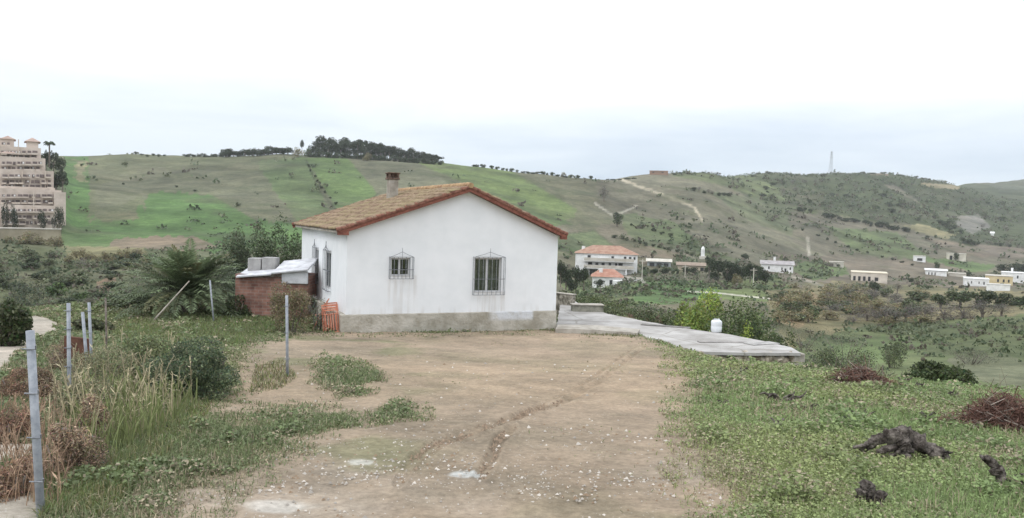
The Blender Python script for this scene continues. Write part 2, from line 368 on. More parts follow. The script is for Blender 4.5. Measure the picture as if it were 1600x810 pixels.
def landcover(x, y, z):
    """albedo (n,3) and bare-earth mask (n)"""
    px, py = to_px(x, y, z); r = np.hypot(x, y)
    n_a = fbm(x/1.1, y/1.1, 4, 1); n_b = fbm(x/.35, y/.35, 3, 4); lx = px/9.; ly = py/5.
    C = np.empty((len(x), 3)); base = np.where((r < 45)[:, None], np.array(c_grass)*.6+np.array(c_soil)*.4, np.array(c_scrubsoil)); C[:] = base; rs_ = ((r < 45) & (px > 1000)); C[rs_] = (.135,.150,.072)
    # near dirt yard: edges made ragged by metre-scale noise
    sc_ = np.clip(1250/np.maximum(y, 2), 20, 400)
    qx = px+n_a*sc_*.24+n_b*sc_*.08; qy = py+n_a*sc_*.06
    near = (y < 34) & (y > .3)
    soft = np.zeros(len(x)); K = 14; jr = np.random.default_rng(3); idx = np.nonzero(near)[0]
    for k in range(K):
        ox = jr.normal()*np.clip(sc_[idx], 20, 260)*.22; oy = jr.normal()*np.clip(sc_[idx], 20, 200)*.07
        dd = poly_in(qx[idx]+ox, qy[idx]+oy, DIRT) | ((r[idx] < 3.2) & (np.abs(x[idx]) < 2.4))
        for g in GRASSY: dd = dd & ~(poly_in(qx[idx]+ox*.5, qy[idx]+oy*.5, g))
        soft[idx] += dd/K
    soft[soft > .99] = 1.; soft[soft < .01] = 0.; n_c = fbm(x/.12, y/.12, 3, 14); soft = np.clip(soft+n_b*.35*(soft > 0)*(soft < 1)+n_c*.25*(soft > 0)*(soft < 1), 0, 1)
    d = near & (soft > .5)
    # pale bare strip outside the fence on the left
    pale = near & (poly_in(px+n_a*20, py+n_a*8, [(-200,560),(20,520),(50,492),(90,504),(70,525),(30,550),(5,590),(-200,615)]) | poly_in(px+n_a*16, py+n_a*6, [(-200,690),(52,692),(46,720),(-200,730)]) | poly_in(px+n_a*16, py+n_a*6, [(-200,765),(75,762),(60,830),(-200,850)]))
    dirt = soft*near
    sm = sst(.25, .75, soft)[:, None]*near[:, None]; C = C*(1-sm)+np.array(c_dirt)*sm; C[pale] = (.40,.36,.315); dirt = np.maximum(dirt, pale*1.0)
    # patches inside the yard
    if d.any():
        t = sst(-.1, .35, fbm(x/2.6, y/2.6, 3, 12))[:, None]*d[:, None]; C = C*(1-t*.5)+np.array((.285,.235,.18))*t*.5
        band = (sst(540, 575, py)*(1-sst(610, 650, py))*d)[:, None]; C = C*(1-band*.45)+np.array((.32,.25,.175))*band*.45
        gv = (sst(690, 760, py)*d*sst(-.45, .2, n_a))[:, None]; C = C*(1-gv*.7)+np.array((.345,.30,.255))*gv*.7
        gg = (sst(.12, .4, fbm(x/1.6, y/1.6, 4, 22))*d*.7*(1-sst(600, 700, px)*.75+sst(1000, 1090, px)*.7))[:, None]; gg = np.clip(gg, 0, .8); C = C*(1-gg)+np.array((.19,.19,.11))*gg
        for (a, b, rx, ry, cc) in [(728,743,26,6,(.60,.61,.62)), (440,790,60,12,(.44,.425,.40)), (565,722,24,5,(.5,.49,.46))]:
            k = (1-sst(.5, 1.1, np.hypot((px-a)/rx, (py-b)/ry)+n_b*.5))[:, None]*near[:, None]*.8; C = C*(1-k)+np.array(cc)*k
        for rt, wd in ((RUT1, 4), (RUT1B, 3), (RUT2, 6)):
            dd = seg_dist(px, py, rt); k = (1-sst(.3, 1., dd/(wd*np.clip((py-450)/200, .3, 1.5))+n_b*.5))*near*d*sst(-.5, .1, n_a+.3); k = k*sst(-.45, .25, fbm(x/.7, y/.7, 3, 90))*(1-sst(700, 745, py)*.8); k = k[:, None]*.42; C = C*(1-k)+np.array((.22,.16,.105))*k
    # far fields
    far = (y > 32)
    e1 = fbm(lx, ly, 3, 6)
    for poly, cc, rag in FAR:
        k = far & poly_in(px+e1*rag*1.6, py+e1*rag, poly); C[k] = cc
    for pts, wd, cc in TRACKS:
        dd = seg_dist(px, py, pts); k = ((1-sst(.6, 1.1, dd/wd+e1*.3))*far)[:, None]*.85; C = C*(1-k)+np.array(cc)*k
    for pts in HEDGES:
        dd = seg_dist(px, py, pts); k = ((1-sst(.4, 1.2, dd/1.8+e1*.8))*far)[:, None]*.7; C = C*(1-k)+np.array((.055,.065,.035))*k
    # natural mottling of the vegetation cover
    f1 = fbm(x/28, y/28, 4, 31); f2 = fbm(x/7, y/7, 3, 33); f3 = fbm(x/90, y/60, 3, 35)
    m = (1+far*(f1*.40+f2*.36+f3*.22))*np.where(far, .86, 1.); C = C*m[:, None]
    g = sst(.05, .5, fbm(x/45, y/30, 4, 40))*far*.45; g = g*.7; C = C*(1-g[:, None])+np.array((.16,.152,.11))*g[:, None]
    s = sst(.18, .5, fbm(x/16, y/16, 4, 44))*far*.55; C = C*(1-s[:, None])+np.array((.07,.085,.045))*s[:, None]
    return np.clip(C, .01, .9), dirt, px, py

def build_ground():
    th_in = np.arctan((np.arange(-60, 1661, 1.9)-800)/F_PX)
    th = np.concatenate([np.linspace(-math.pi, th_in[0]-.03, 60), th_in, np.linspace(th_in[-1]+.03, math.pi, 60)])
    r = np.concatenate([[.02, .5, 1, 1.5, 2, 2.5], np.exp(np.arange(math.log(3), math.log(32), .0058)), np.exp(np.arange(math.log(32), math.log(1100), .0105)), np.exp(np.linspace(math.log(1110), math.log(1480), 30))])
    T, Rr = np.meshgrid(th, r); x = (Rr*np.sin(T)).ravel(); y = (Rr*np.cos(T)).ravel(); z = zg(x, y)
    C, dirt, px, py = landcover(x, y, z)
    near = (y < 30) & (y > 2); n_b = fbm(x/.3, y/.3, 3, 4)
    for rt, wd, dp in ((RUT1, 6, .024), (RUT1B, 4, .018), (RUT2, 8, .026)):
        dd = seg_dist(px, py, rt)/(wd*np.clip((py-450)/200, .3, 1.5)); z = z+near*dirt*(-dp*(1-sst(700, 745, py)*.8)*(1-sst(.3, 1, dd))+dp*.5*sst(.8, 1.2, dd)*(1-sst(1.2, 1.9, dd)))*(1+n_b)
    z = z+near*dirt*(fbm(x/.5, y/.5, 4, 50)*.022+fbm(x/.09, y/.09, 2, 51)*.008)+near*(1-dirt)*fbm(x/.4, y/.4, 4, 52)*.05
    nt_, nr = len(th), len(r); i = np.arange(nr-1)[:, None]*nt_+np.arange(nt_-1)[None, :]
    F = np.stack([i, i+1, i+1+nt_, i+nt_], -1).reshape(-1, 4)
    m = bpy.data.materials.new('ground_earth'); m.use_nodes = True; n = m.node_tree; b = n.nodes['Principled BSDF']; b.inputs['Roughness'].default_value = .95; b.inputs['Specular IOR Level'].default_value = .15
    a = n.nodes.new('ShaderNodeAttribute'); a.attribute_name = 'Col'; t = n.nodes.new('ShaderNodeTexCoord')
    def noise(s, d=5, ro=.6):
        q = n.nodes.new('ShaderNodeTexNoise'); q.inputs['Scale'].default_value = s; q.inputs['Detail'].default_value = d; q.inputs['Roughness'].default_value = ro; n.links.new(t.outputs['Object'], q.inputs['Vector']); return q.outputs[0]
    def ramp(src, p0, c0, p1, c1):
        q = n.nodes.new('ShaderNodeValToRGB'); q.color_ramp.elements[0].position = p0; q.color_ramp.elements[1].position = p1; q.color_ramp.elements[0].color = (*c0, 1); q.color_ramp.elements[1].color = (*c1, 1); n.links.new(src, q.inputs[0]); return q.outputs[0]
    def mix(mode, f, A, B):
        q = n.nodes.new('ShaderNodeMix'); q.data_type = 'RGBA'; q.blend_type = mode
        if isinstance(f, float): q.inputs[0].default_value = f
        else: n.links.new(f, q.inputs[0])
        for s_, v in ((6, A), (7, B)):
            if isinstance(v, tuple): q.inputs[s_].default_value = (*v, 1)
            else: n.links.new(v, q.inputs[s_])
        return q.outputs[2]
    c = mix('MULTIPLY', 1.0, a.outputs[0], ramp(noise(1.6, 8, .7), .3, (.78, .77, .76), .7, (1.18, 1.17, 1.15)))
    c = mix('MULTIPLY', 1.0, c, ramp(noise(14, 6, .75), .32, (.74, .73, .72), .66, (1.2, 1.2, 1.2)))
    c = mix('MULTIPLY', .8, c, ramp(noise(.06, 6, .7), .36, (.72, .76, .74), .64, (1.22, 1.18, 1.16)))
    c = mix('MULTIPLY', .9, c, ramp(noise(.33, 8, .8), .38, (.72, .74, .72), .62, (1.24, 1.22, 1.2)))
    vo = n.nodes.new('ShaderNodeTexVoronoi'); vo.inputs['Scale'].default_value = 26; n.links.new(t.outputs['Object'], vo.inputs['Vector'])
    pe = ramp(vo.outputs['Distance'], .12, (1, 1, 1), .22, (0, 0, 0)); pm = mix('MULTIPLY', 1.0, pe, ramp(noise(3.0, 4), .52, (0, 0, 0), .62, (1, 1, 1)))
    da = n.nodes.new('ShaderNodeAttribute'); da.attribute_name = 'bare'; pm = mix('MULTIPLY', 1.0, pm, da.outputs[0])
    c = mix('MIX', pm, c, (.52, .49, .45))
    n.links.new(c, b.inputs['Base Color'])
    bp = n.nodes.new('ShaderNodeBump'); bp.inputs['Strength'].default_value = .6; bp.inputs['Distance'].default_value = .03; n.links.new(noise(18, 8, .75), bp.inputs['Height']); n.links.new(bp.outputs[0], b.inputs['Normal'])
    o = from_arrays('ground', np.stack([x, y, z], -1), F, m, colr=C, smooth=True); tag(o, kind='structure')
    at_ = o.data.attributes.new('bare', 'FLOAT', 'POINT'); at_.data.foreach_set('value', dirt.astype(np.float32))
    return o
build_ground()

# ------------------------------------------------------------------ vegetation generators
def leaves(Pn, size, C, name, parent=None, asp=.45, up=0., m=None, flat=1.):
    """one small folded diamond per point"""
    n = len(Pn); size = np.broadcast_to(size, (n,))[:, None]
    d = rng.normal(size=(n, 3)); d[:, 2] = d[:, 2]*flat+up; d /= np.linalg.norm(d, axis=1, keepdims=True)
    q = rng.normal(size=(n, 3)); q[:, 2] += (1-flat)*3; s = np.cross(d, q); s /= np.linalg.norm(s, axis=1, keepdims=True)
    V = np.stack([Pn-d*size*.5, Pn+s*size*asp*.5, Pn+d*size*.5, Pn-s*size*asp*.5], 1).reshape(-1, 3)
    F = np.arange(n*4).reshape(-1, 4); Cv = np.repeat(C, 4, 0)
    return from_arrays(name, V, F, m or M['leaf'], parent, Cv)
def vary(n, base, amt=.25, alt=None, k=None):
    C = np.array(base)[None, :]*(1+rng.normal(size=(n, 1))*amt)+rng.normal(size=(n, 3))*np.array(base)*.10
    if alt is not None:
        kk = (rng.random(n) < (k or .3))[:, None] if np.isscalar(k) or k is None else k[:, None]; C = np.where(kk, np.array(alt)*(1+rng.normal(size=(n, 1))*amt), C)
    return np.clip(C, .008, .9)
def crown(n, rx, ry, rz, zc, lobes=14, lr=.42, fill=.35, flat=0, seed=None, zmin=.03):
    """leaf positions (n,3) in lobes spread through an ellipsoid; also lobe ids"""
    g = np.random.default_rng(seed) if seed is not None else rng
    L = g.normal(size=(lobes, 3)); L /= np.linalg.norm(L, axis=1, keepdims=True); L *= g.uniform(.35, .8, (lobes, 1)); 
    R_ = g.uniform(lr*.55, lr*1.15, lobes); k = g.choice(lobes, n, p=R_**2/np.sum(R_**2))
    d = g.normal(size=(n, 3)); d /= np.linalg.norm(d, axis=1, keepdims=True)
    rad = R_[k]*(1-fill*g.random(n)**1.2+g.normal(size=n)*.09)
    P = L[k]+d*rad[:, None]; P = P*np.array([rx, ry, rz]); P[:, 2] += zc
    P[:, 2] = np.where(P[:, 2] < zmin, zmin+g.random(n)*rz*.35, P[:, 2])
    return P, k
def plant(name, label, cat, loc, rx, rz, n, leaf, base, alt=None, k=.3, lobes=14, ry=None, trunk=None, zc=None, tcol='bark', group=None, crown_name='foliage', asp=.5, lr=.42, amt=.28, fill=.35, up=0., stems=5):
    o = empty(name, loc); tag(o, label, cat, group); ry = ry or rx; zc = zc if zc is not None else rz*.8
    P, ids = crown(n, rx, ry, rz, zc, lobes, lr, fill)
    C = vary(n, base, amt, alt, k); lobe_t = rng.uniform(.75, 1.3, lobes); C = np.clip(C*lobe_t[ids][:, None], .008, .9)
    leaves(P, leaf*rng.uniform(.6, 1.4, n), C, crown_name, o, asp, up)
    mb = MB()
    if trunk:
        h = zc; mb.tube([(0, 0, -.3), (trunk*.4, 0, h*.4), (0, trunk*.5, h*.85), (0, 0, zc+rz*.2)], [trunk*1.25, trunk, trunk*.7, trunk*.3], 7, .1)
        for i in range(4):
            a = i*1.6+random.random(); mb.tube([(0, 0, h*.55), (math.cos(a)*rx*.35, math.sin(a)*ry*.35, h*.9), (math.cos(a)*rx*.6, math.sin(a)*ry*.6, zc+rz*.3)], [trunk*.5, trunk*.35, trunk*.12], 5)
        mb.build('trunk', M[tcol], o, True)
    elif stems:
        for i in range(stems):
            a = random.random()*6.28; mb.tube([(math.cos(a)*rx*.08, math.sin(a)*ry*.08, -.15), (math.cos(a)*rx*.3, math.sin(a)*ry*.3, zc*.6), (math.cos(a)*rx*.55, math.sin(a)*ry*.55, zc+rz*.35)], [leaf*.35+.008, leaf*.25+.006, leaf*.1+.003], 5)
        mb.build('stems', M[tcol], o, True)
    return o
def blades(P, h, wd, lean, C, name, m=None, parent=None, kind=None):
    n = len(P); a = rng.random(n)*2*math.pi; h = np.broadcast_to(h, (n,)); wd = np.broadcast_to(wd, (n,)); l = np.abs(rng.normal(size=n))*lean
    side = np.stack([np.cos(a), np.sin(a), np.zeros(n)], -1); b = rng.random(n)*2*math.pi; ld = np.stack([np.cos(b), np.sin(b), np.zeros(n)], -1)
    mid = P+ld*(l*h*.35)[:, None]+np.array([0, 0, 1])*(h*.55)[:, None]; tip = P+ld*(l*h)[:, None]+np.array([0, 0, 1])*(h*np.maximum(.35, 1-l*.35))[:, None]
    s = side*(wd*.5)[:, None]; V = np.stack([P-s, P+s, mid+s*.7, mid-s*.7, tip], 1).reshape(-1, 3)
    i = np.arange(n)[:, None]*5; F = np.concatenate([i+np.array([[0, 1, 2, 3]]), ], 0); T = i+np.array([[3, 2, 4, 4]])
    me_F = np.concatenate([F, i+np.array([[3, 2, 4, 4]])])
    # triangles stored separately to keep the array regular
    tri = np.concatenate([i+np.array([[0, 1, 2]]), i+np.array([[0, 2, 3]]), i+np.array([[3, 2, 4]])])
    return from_arrays(name, V, tri, m or M['grass'], parent, np.repeat(C, 5, 0))
# ------------------------------------------------------------------ the white house
HY = .4085; HX0, HY0 = -4.952, 23.915; HL, HW = 8.68, 7.05; ZP, ZE, RISE, AX = .617, 3.117, 1.343, 3.81
_a = np.array([math.cos(HY), math.sin(HY)]); _b = np.array([-math.sin(HY), math.cos(HY)]); _C = np.array([HX0, HY0])
def on_front(px, py):
    d = ray(px, py); k = ((_C-CAM[:2])@_b)/(d[:2]@_b); P = CAM+d*k; return float((P[:2]-_C)@_a), float(P[2])
def on_left(px, py):
    d = ray(px, py); k = ((_C-CAM[:2])@_a)/(d[:2]@_a); P = CAM+d*k; return float((P[:2]-_C)@_b), float(P[2])
GS = [on_front(611, 403), on_front(641, 432)]; GL = [on_front(742, 403), on_front(783, 457)]
LN = [on_left(517.5, 394), on_left(508.5, 449)]; LF = [on_left(498, 389), on_left(491.5, 438)]
def wall_material():
    m = mat('white_limewash', (.765, .785, .80), .9, (.82, .835, .85), 1.6, 9, bump=.35, bscale=60); n = m.node_tree; b = n.nodes['Principled BSDF']
    src = b.inputs['Base Color'].links[0].from_socket
    t = n.nodes.new('ShaderNodeTexCoord'); sp = n.nodes.new('ShaderNodeSeparateXYZ'); n.links.new(t.outputs['Object'], sp.inputs[0])
    mpn = n.nodes.new('ShaderNodeMapping'); mpn.inputs['Scale'].default_value = (7, 7, .55); n.links.new(t.outputs['Object'], mpn.inputs[0])
    st = n.nodes.new('ShaderNodeTexNoise'); st.inputs['Scale'].default_value = 1.1; st.inputs['Detail'].default_value = 6; n.links.new(mpn.outputs[0], st.inputs['Vector'])
    def mr(src_, a, b_, c, d):
        q = n.nodes.new('ShaderNodeMapRange'); q.interpolation_type = 'SMOOTHSTEP'; n.links.new(src_, q.inputs[0])
        for i, v in enumerate((a, b_, c, d)): q.inputs[i+1].default_value = v
        return q.outputs[0]
    def mth(op, A, B):
        q = n.nodes.new('ShaderNodeMath'); q.operation = op; q.use_clamp = True
        for i, v in enumerate((A, B)):
            if isinstance(v, (int, float)): q.inputs[i].default_value = v
            else: n.links.new(v, q.inputs[i])
        return q.outputs[0]
    tot = None
    for (s0, s1, zt, zb) in ((GS[0][0]-.1, GS[1][0]+.2, GS[1][1], ZP+.05), (GL[0][0]-.1, GL[1][0]+.2, GL[1][1], ZP)):
        q = mth('MULTIPLY', mr(sp.outputs[0], s0-.15, s0+.1, 0, 1), mr(sp.outputs[0], s1-.1, s1+.15, 1, 0))
        q = mth('MULTIPLY', q, mr(sp.outputs[2], zb-.3, zt-.05, .25, 1)); q = mth('MULTIPLY', q, mr(sp.outputs[2], zt, zt+.06, 1, 0)); q = mth('MULTIPLY', q, mr(st.outputs[0], .44, .62, .10, .75))
        tot = q if tot is None else mth('ADD', tot, q)
    low = mth('MULTIPLY', mr(sp.outputs[2], ZP, ZP+.28, 1, 0), mr(st.outputs[0],   .46, .64, .0, .45)); tot = mth('ADD', tot, low)
    top = mth('MULTIPLY', mr(st.outputs[0], .60, .75, 0, .10), 1.0); tot = mth('ADD', tot, top); f = mth('MULTIPLY', tot, .5)
    mm = n.nodes.new('ShaderNodeMix'); mm.data_type = 'RGBA'; n.links.new(f, mm.inputs[0]); n.links.new(src, mm.inputs[6]); mm.inputs[7].default_value = (.50, .46, .41, 1); n.links.new(mm.outputs[2], b.inputs['Base Color'])
    return m
def bool_cut(o, boxes):
    mb = MB()
    for c, s in boxes: mb.box(c, s)
    k = mb.build('cutter', M['dark']); k.matrix_world = o.matrix_world.copy(); k.parent = o.parent
    md = o.modifiers.new('b', 'BOOLEAN'); md.object = k; md.operation = 'DIFFERENCE'; md.solver = 'EXACT'
    bpy.context.view_layer.update(); dg = bpy.context.evaluated_depsgraph_get(); me = bpy.data.meshes.new_from_object(o.evaluated_get(dg))
    o.modifiers.clear(); o.data = me; bpy.data.objects.remove(k)
M['iron'] = mat('old_iron', (.16, .17, .19), .7, (.30, .31, .33), 20, metal=.3)
M['frame'] = mat('aluminium_frame', (.50, .50, .50), .5, (.60, .60, .60), 8)
M['glass'] = bpy.data.materials.new('window_glass'); M['glass'].use_nodes = True
_n = M['glass'].node_tree; _g = _n.nodes.new('ShaderNodeBsdfGlossy'); _g.inputs['Roughness'].default_value = .06; _t = _n.nodes.new('ShaderNodeBsdfTransparent'); _t.inputs[0].default_value = (.75, .78, .78, 1)
_x = _n.nodes.new('ShaderNodeMixShader'); _x.inputs[0].default_value = .14; _n.links.new(_t.outputs[0], _x.inputs[1]); _n.links.new(_g.outputs[0], _x.inputs[2]); _n.links.new(_x.outputs[0], _n.nodes['Material Output'].inputs[0])
M['curtain'] = mat('grey_curtain', (.20, .20, .18), .95, (.34, .33, .30), 5)
M['terracotta'] = mat('terracotta_trim', (.15, .055, .04), .9, (.26, .105, .075), 9, bump=.5)
M['cement'] = mat('bare_cement', (.27, .245, .205), .95, (.43, .40, .35), 2.4, 9, bump=.6, bscale=18)

M['cap'] = mat('sooty_brick', (.085, .06, .048), .95, (.20, .135, .105), 9, bump=.5)
def build_house():
    h = empty('white_house', (HX0, HY0, 0), HY); tag(h, 'small white one-storey farmhouse with brown tiled gable roof and barred windows beside the dirt yard', 'house')
    th1 = RISE/AX; th2 = RISE/(HW-AX); wm = wall_material()
    prof = [(0, ZP), (HW, ZP), (HW, ZE), (AX, ZE+RISE), (0, ZE)]
    mb = MB(); V = [(x, 0, z) for x, z in prof]+[(x, HL, z) for x, z in prof]
    mb.faces(V, [(0, 1, 2, 3, 4), (9, 8, 7, 6, 5)]+[(i, (i+1) % 5, (i+1) % 5+5, i+5) for i in range(5)])
    wall = mb.build('wall', wm, h)
    cuts = []
    for (a, b) in (GS, GL): cuts.append((((a[0]+b[0])/2, .05, (a[1]+b[1])/2), (b[0]-a[0], .55, a[1]-b[1])))
    for (a, b) in (LN, LF):
        cuts.append(((.05, (a[0]+b[0])/2, (a[1]+b[1])/2), (.50, abs(b[0]-a[0]), a[1]-b[1])))
    bool_cut(wall, cuts)
    # plinth, a little proud of the wall, with a patch of whitewash
    pm = mat('cement_plinth', (.31, .285, .23), .95, (.50, .47, .41), 1.7, 10, bump=.8, bscale=14); n = pm.node_tree; b_ = n.nodes['Principled BSDF']; src = b_.inputs['Base Color'].links[0].from_socket
    t = n.nodes.new('ShaderNodeTexCoord'); sp = n.nodes.new('ShaderNodeSeparateXYZ'); n.links.new(t.outputs['Object'], sp.inputs[0]); no = n.nodes.new('ShaderNodeTexNoise'); no.inputs['Scale'].default_value = 2.2; no.inputs['Detail'].default_value = 5; n.links.new(t.outputs['Object'], no.inputs['Vector'])
    def mr(s_, a, b2, c, d):
        q = n.nodes.new('ShaderNodeMapRange'); q.interpolation_type = 'SMOOTHSTEP'; n.links.new(s_, q.inputs[0])
        for i, v in enumerate((a, b2, c, d)): q.inputs[i+1].default_value = v
        return q.outputs[0]
    def mu(A, B):
        q = n.nodes.new('ShaderNodeMath'); q.operation = 'MULTIPLY'; n.links.new(A, q.inputs[0]); n.links.new(B, q.inputs[1]); return q.outputs[0]
    f = mu(mu(mr(sp.outputs[0], 4.5, 5.0, 0, 1), mr(sp.outputs[0], 6.15, 6.25, 1, 0)), mu(mr(sp.outputs[2], .28, .42, 0, 1), mr(no.outputs[0], .35, .5, .2, .85)))
    mm = n.nodes.new('ShaderNodeMix'); mm.data_type = 'RGBA'; n.links.new(f, mm.inputs[0]); n.links.new(src, mm.inputs[6]); mm.inputs[7].default_value = (.62, .64, .67, 1); n.links.new(mm.outputs[2], b_.inputs['Base Color'])
    MB().box((HW/2-.06, HL/2, ZP/2-.35), (HW+.18, HL+.06, ZP+.695), bev=.02).build('plinth', pm, h)
    # windows
    def opening(a, b, kind):
        w_, h_ = b[0]-a[0], a[1]-b[1]; cx, cz = (a[0]+b[0])/2, (a[1]+b[1])/2
        g = .05; y = .12; mb = MB()
        for sx in (-1, 1): mb.box((cx+sx*(w_/2-g/2-.002), y, cz), (g, .06, h_-.006))
        for sz in (-1, 1): mb.box((cx, y, cz+sz*(h_/2-g/2-.003)), (w_-2*g-.008, .06, g))
        mb.box((cx-.02, y-.005, cz), (.055, .06, h_-2*g-.004)); fr = mb.build('window_frame', M['frame'], h)
        for sx in (-1, 1): MB().box((cx+sx*w_*.24, y+.005, cz), (w_*.5-.06, .008, h_-2*g-.01)).build('pane', M['glass'], fr)
        nn = 44; X = np.linspace(cx-w_/2+.01, cx+w_/2-.01, nn); Yc = .24+.028*np.sin(np.arange(nn)*1.15)+.01*np.sin(np.arange(nn)*.37)
        if kind == 'big':
            zb = np.where(X > cx+w_*.30, b[1]+.02+(X-cx-w_*.30)*2.4, b[1]+.02); zb = np.minimum(zb, a[1]-.3)
            V = [(X[i], Yc[i], a[1]-.02) for i in range(nn)]+[(X[i], Yc[i], zb[i]) for i in range(nn)]; F = [(i, i+1, nn+i+1, nn+i) for i in range(nn-1)]
            from_arrays('curtain', np.array(V), np.array(F), M['curtain'], h)
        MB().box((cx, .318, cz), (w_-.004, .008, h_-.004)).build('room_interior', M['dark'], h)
        MB().box((cx, .035, b[1]+.012), (w_-.006, .10, .022)).build('sill', M['frame'], h)
        # iron grille standing off the wall
        gx0, gx1 = a[0]-.05, b[0]+.07; z0, z1 = b[1]-.07, a[1]+.03; yo = -.13; mb = MB()
        for z in (z0, z1, z0+(z1-z0)*.42):
            mb.box(((gx0+gx1)/2, yo, z), (gx1-gx0, .016, .016))
            for x in (gx0, gx1): mb.box((x, yo/2, z), (.014, abs(yo)-.02, .014))
        nb = 7 if kind == 'big' else 6
        for i in range(nb+1): mb.bar((gx0+(gx1-gx0)*i/nb, yo, z0), (gx0+(gx1-gx0)*i/nb, yo, z1), .0085, 6)
        for x in (gx0, gx1): mb.bar((x, -.01, z0), (x, -.01, z1), .008, 5)
        xm = (gx0+gx1)/2; mb.tube([(gx0, yo, z1), (gx0+(xm-gx0)*.5, yo, z1+.07), (xm, yo, z1+.16)], .007, 5); mb.tube([(gx1, yo, z1), (gx1-(gx1-xm)*.5, yo, z1+.07), (xm, yo, z1+.16)], .007, 5)
        mb.bar((xm, yo, z1), (xm, yo, z1+.28), .007, 5); mb.build('window_grille', M['iron'], h)
    opening(GS[0], GS[1], 'small'); opening(GL[0], GL[1], 'big')
    for (a, b) in (LN, LF):
        y0, y1 = sorted((a[0], b[0])); z1, z0 = a[1], b[1]; cy, cz = (y0+y1)/2, (z0+z1)/2; mb = MB()
        for s in (-1, 1):
            mb.box((.03, cy+s*((y1-y0)/2-.03), cz), (.04, .055, z1-z0-.006)); mb.box((.03, cy, cz+s*((z1-z0)/2-.032)), (.04, y1-y0-.12, .055))
        mb.box((.03, cy, cz), (.04, .05, z1-z0-.13)); fr = mb.build('window_frame', M['frame'], h)
        MB().box((.035, cy, cz), (.008, y1-y0-.13, z1-z0-.14)).build('pane', M['glass'], fr)
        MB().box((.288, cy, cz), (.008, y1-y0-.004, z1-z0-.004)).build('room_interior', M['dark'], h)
        mb = MB(); g0, g1 = y0-.05, y1+.05; zz0, zz1 = z0-.06, z1+.03; xo = -.09
        for z in (zz0, zz1, (zz0+zz1)/2):
            mb.box((xo, (g0+g1)/2, z), (.018, g1-g0, .02))
            for y in (g0, g1): mb.box((xo/2, y, z), (abs(xo)-.02, .016, .018))
        nb = 4
        for i in range(nb+1): mb.bar((xo, g0+(g1-g0)*i/nb, zz0), (xo, g0+(g1-g0)*i/nb, zz1), .009, 6)
        mb.tube([(xo, g0, zz1), (xo, (g0+g1)/2-.1, zz1+.10), (xo, (g0+g1)/2, zz1+.22), (xo, (g0+g1)/2+.1, zz1+.10), (xo, g1, zz1)], .011, 5)
        mb.bar((xo, (g0+g1)/2, zz1), (xo, (g0+g1)/2, zz1+.30), .012, 5); mb.build('window_grille', M['iron'], h)
    # tiled roof: barrel tiles in courses
    rm = mat('old_clay_tiles', (.15, .095, .065), .95, (.35, .26, .175), 5, 12, bump=.8, bscale=30, lo=.35, hi=.65); n = rm.node_tree; b_ = n.nodes['Principled BSDF']; src = b_.inputs['Base Color'].links[0].from_socket
    t = n.nodes.new('ShaderNodeTexCoord'); no = n.nodes.new('ShaderNodeTexNoise'); no.inputs['Scale'].default_value = 1.3; no.inputs['Detail'].default_value = 9; no.inputs['Roughness'].default_value = .72; n.links.new(t.outputs['Object'], no.inputs['Vector'])
    r = n.nodes.new('ShaderNodeValToRGB'); r.color_ramp.elements[0].position = .46; r.color_ramp.elements[1].position = .62; r.color_ramp.elements[0].color = (0, 0, 0, 1); r.color_ramp.elements[1].color = (.8, .8, .8, 1); n.links.new(no.outputs[0], r.inputs[0])
    mm = n.nodes.new('ShaderNodeMix'); mm.data_type = 'RGBA'; n.links.new(r.outputs[0], mm.inputs[0]); n.links.new(src, mm.inputs[6]); mm.inputs[7].default_value = (.28, .235, .125, 1); n.links.new(mm.outputs[2], b_.inputs['Base Color'])
    def slope(x_ridge, x_eave, z_ridge, z_eave, name):
        Ls = math.hypot(x_eave-x_ridge, z_eave-z_ridge); nc = int(round(Ls/.36)); per = 6; y0, y1 = -.26, HL+.26; nw = int((y1-y0)/.21); nv = nw*per
        U = np.linspace(y0, y1, nv+1); rows = []
        for c in range(nc): rows += [(c/nc, .030), ((c+.97)/nc, 0.0), ((c+.985)/nc, -.02)]
        rows = rows[::1]; V = []; nx = -(z_eave-z_ridge)/Ls; dirx = (x_eave-x_ridge)/Ls; dirz = (z_eave-z_ridge)/Ls; up = np.array([-dirz*np.sign(dirx), abs(dirx)])
        for k in range(nc):
            for f_, hgt in ((k/nc, .0), ((k+.5)/nc, .009), ((k+1)/nc, .018)):
                jit = rng.normal(size=nw+1)*.011
                ph = (np.arange(nv+1) % per)/per; wv = np.where(ph < .62, np.sin(ph/.62*math.pi)*.055, -np.sin((ph-.62)/.38*math.pi)*.018)+jit[np.arange(nv+1)//per]
                sag = .02*math.sin(f_*5)+.012*np.sin(U*1.3+k*.2)
                X = x_ridge+dirx*Ls*f_+up[0]*(hgt+wv+sag); Z = z_ridge+dirz*Ls*f_+up[1]*(hgt+wv+sag); V.append(np.stack([X+0*U, U, Z], -1))
        Rn = len(V); V = np.concatenate(V); W_ = nv+1; i = np.arange(Rn-1)[:, None]*W_+np.arange(nv)[None, :]; F = np.stack([i, i+1, i+1+W_, i+W_], -1).reshape(-1, 4)
        return from_arrays(name, V, F, rm, None, smooth=False)
    zr = ZE+RISE+.155; ovl, ovr = .30, .18
    r1 = slope(AX, -ovl, zr, ZE-ovl*th1+.155, 'roof_tiles'); r1.parent = h
    r2 = slope(AX, HW+ovr, zr, ZE-ovr*th2+.155, 'roof_tiles'); r2.parent = h
    mb = MB()          # roof deck under the tiles
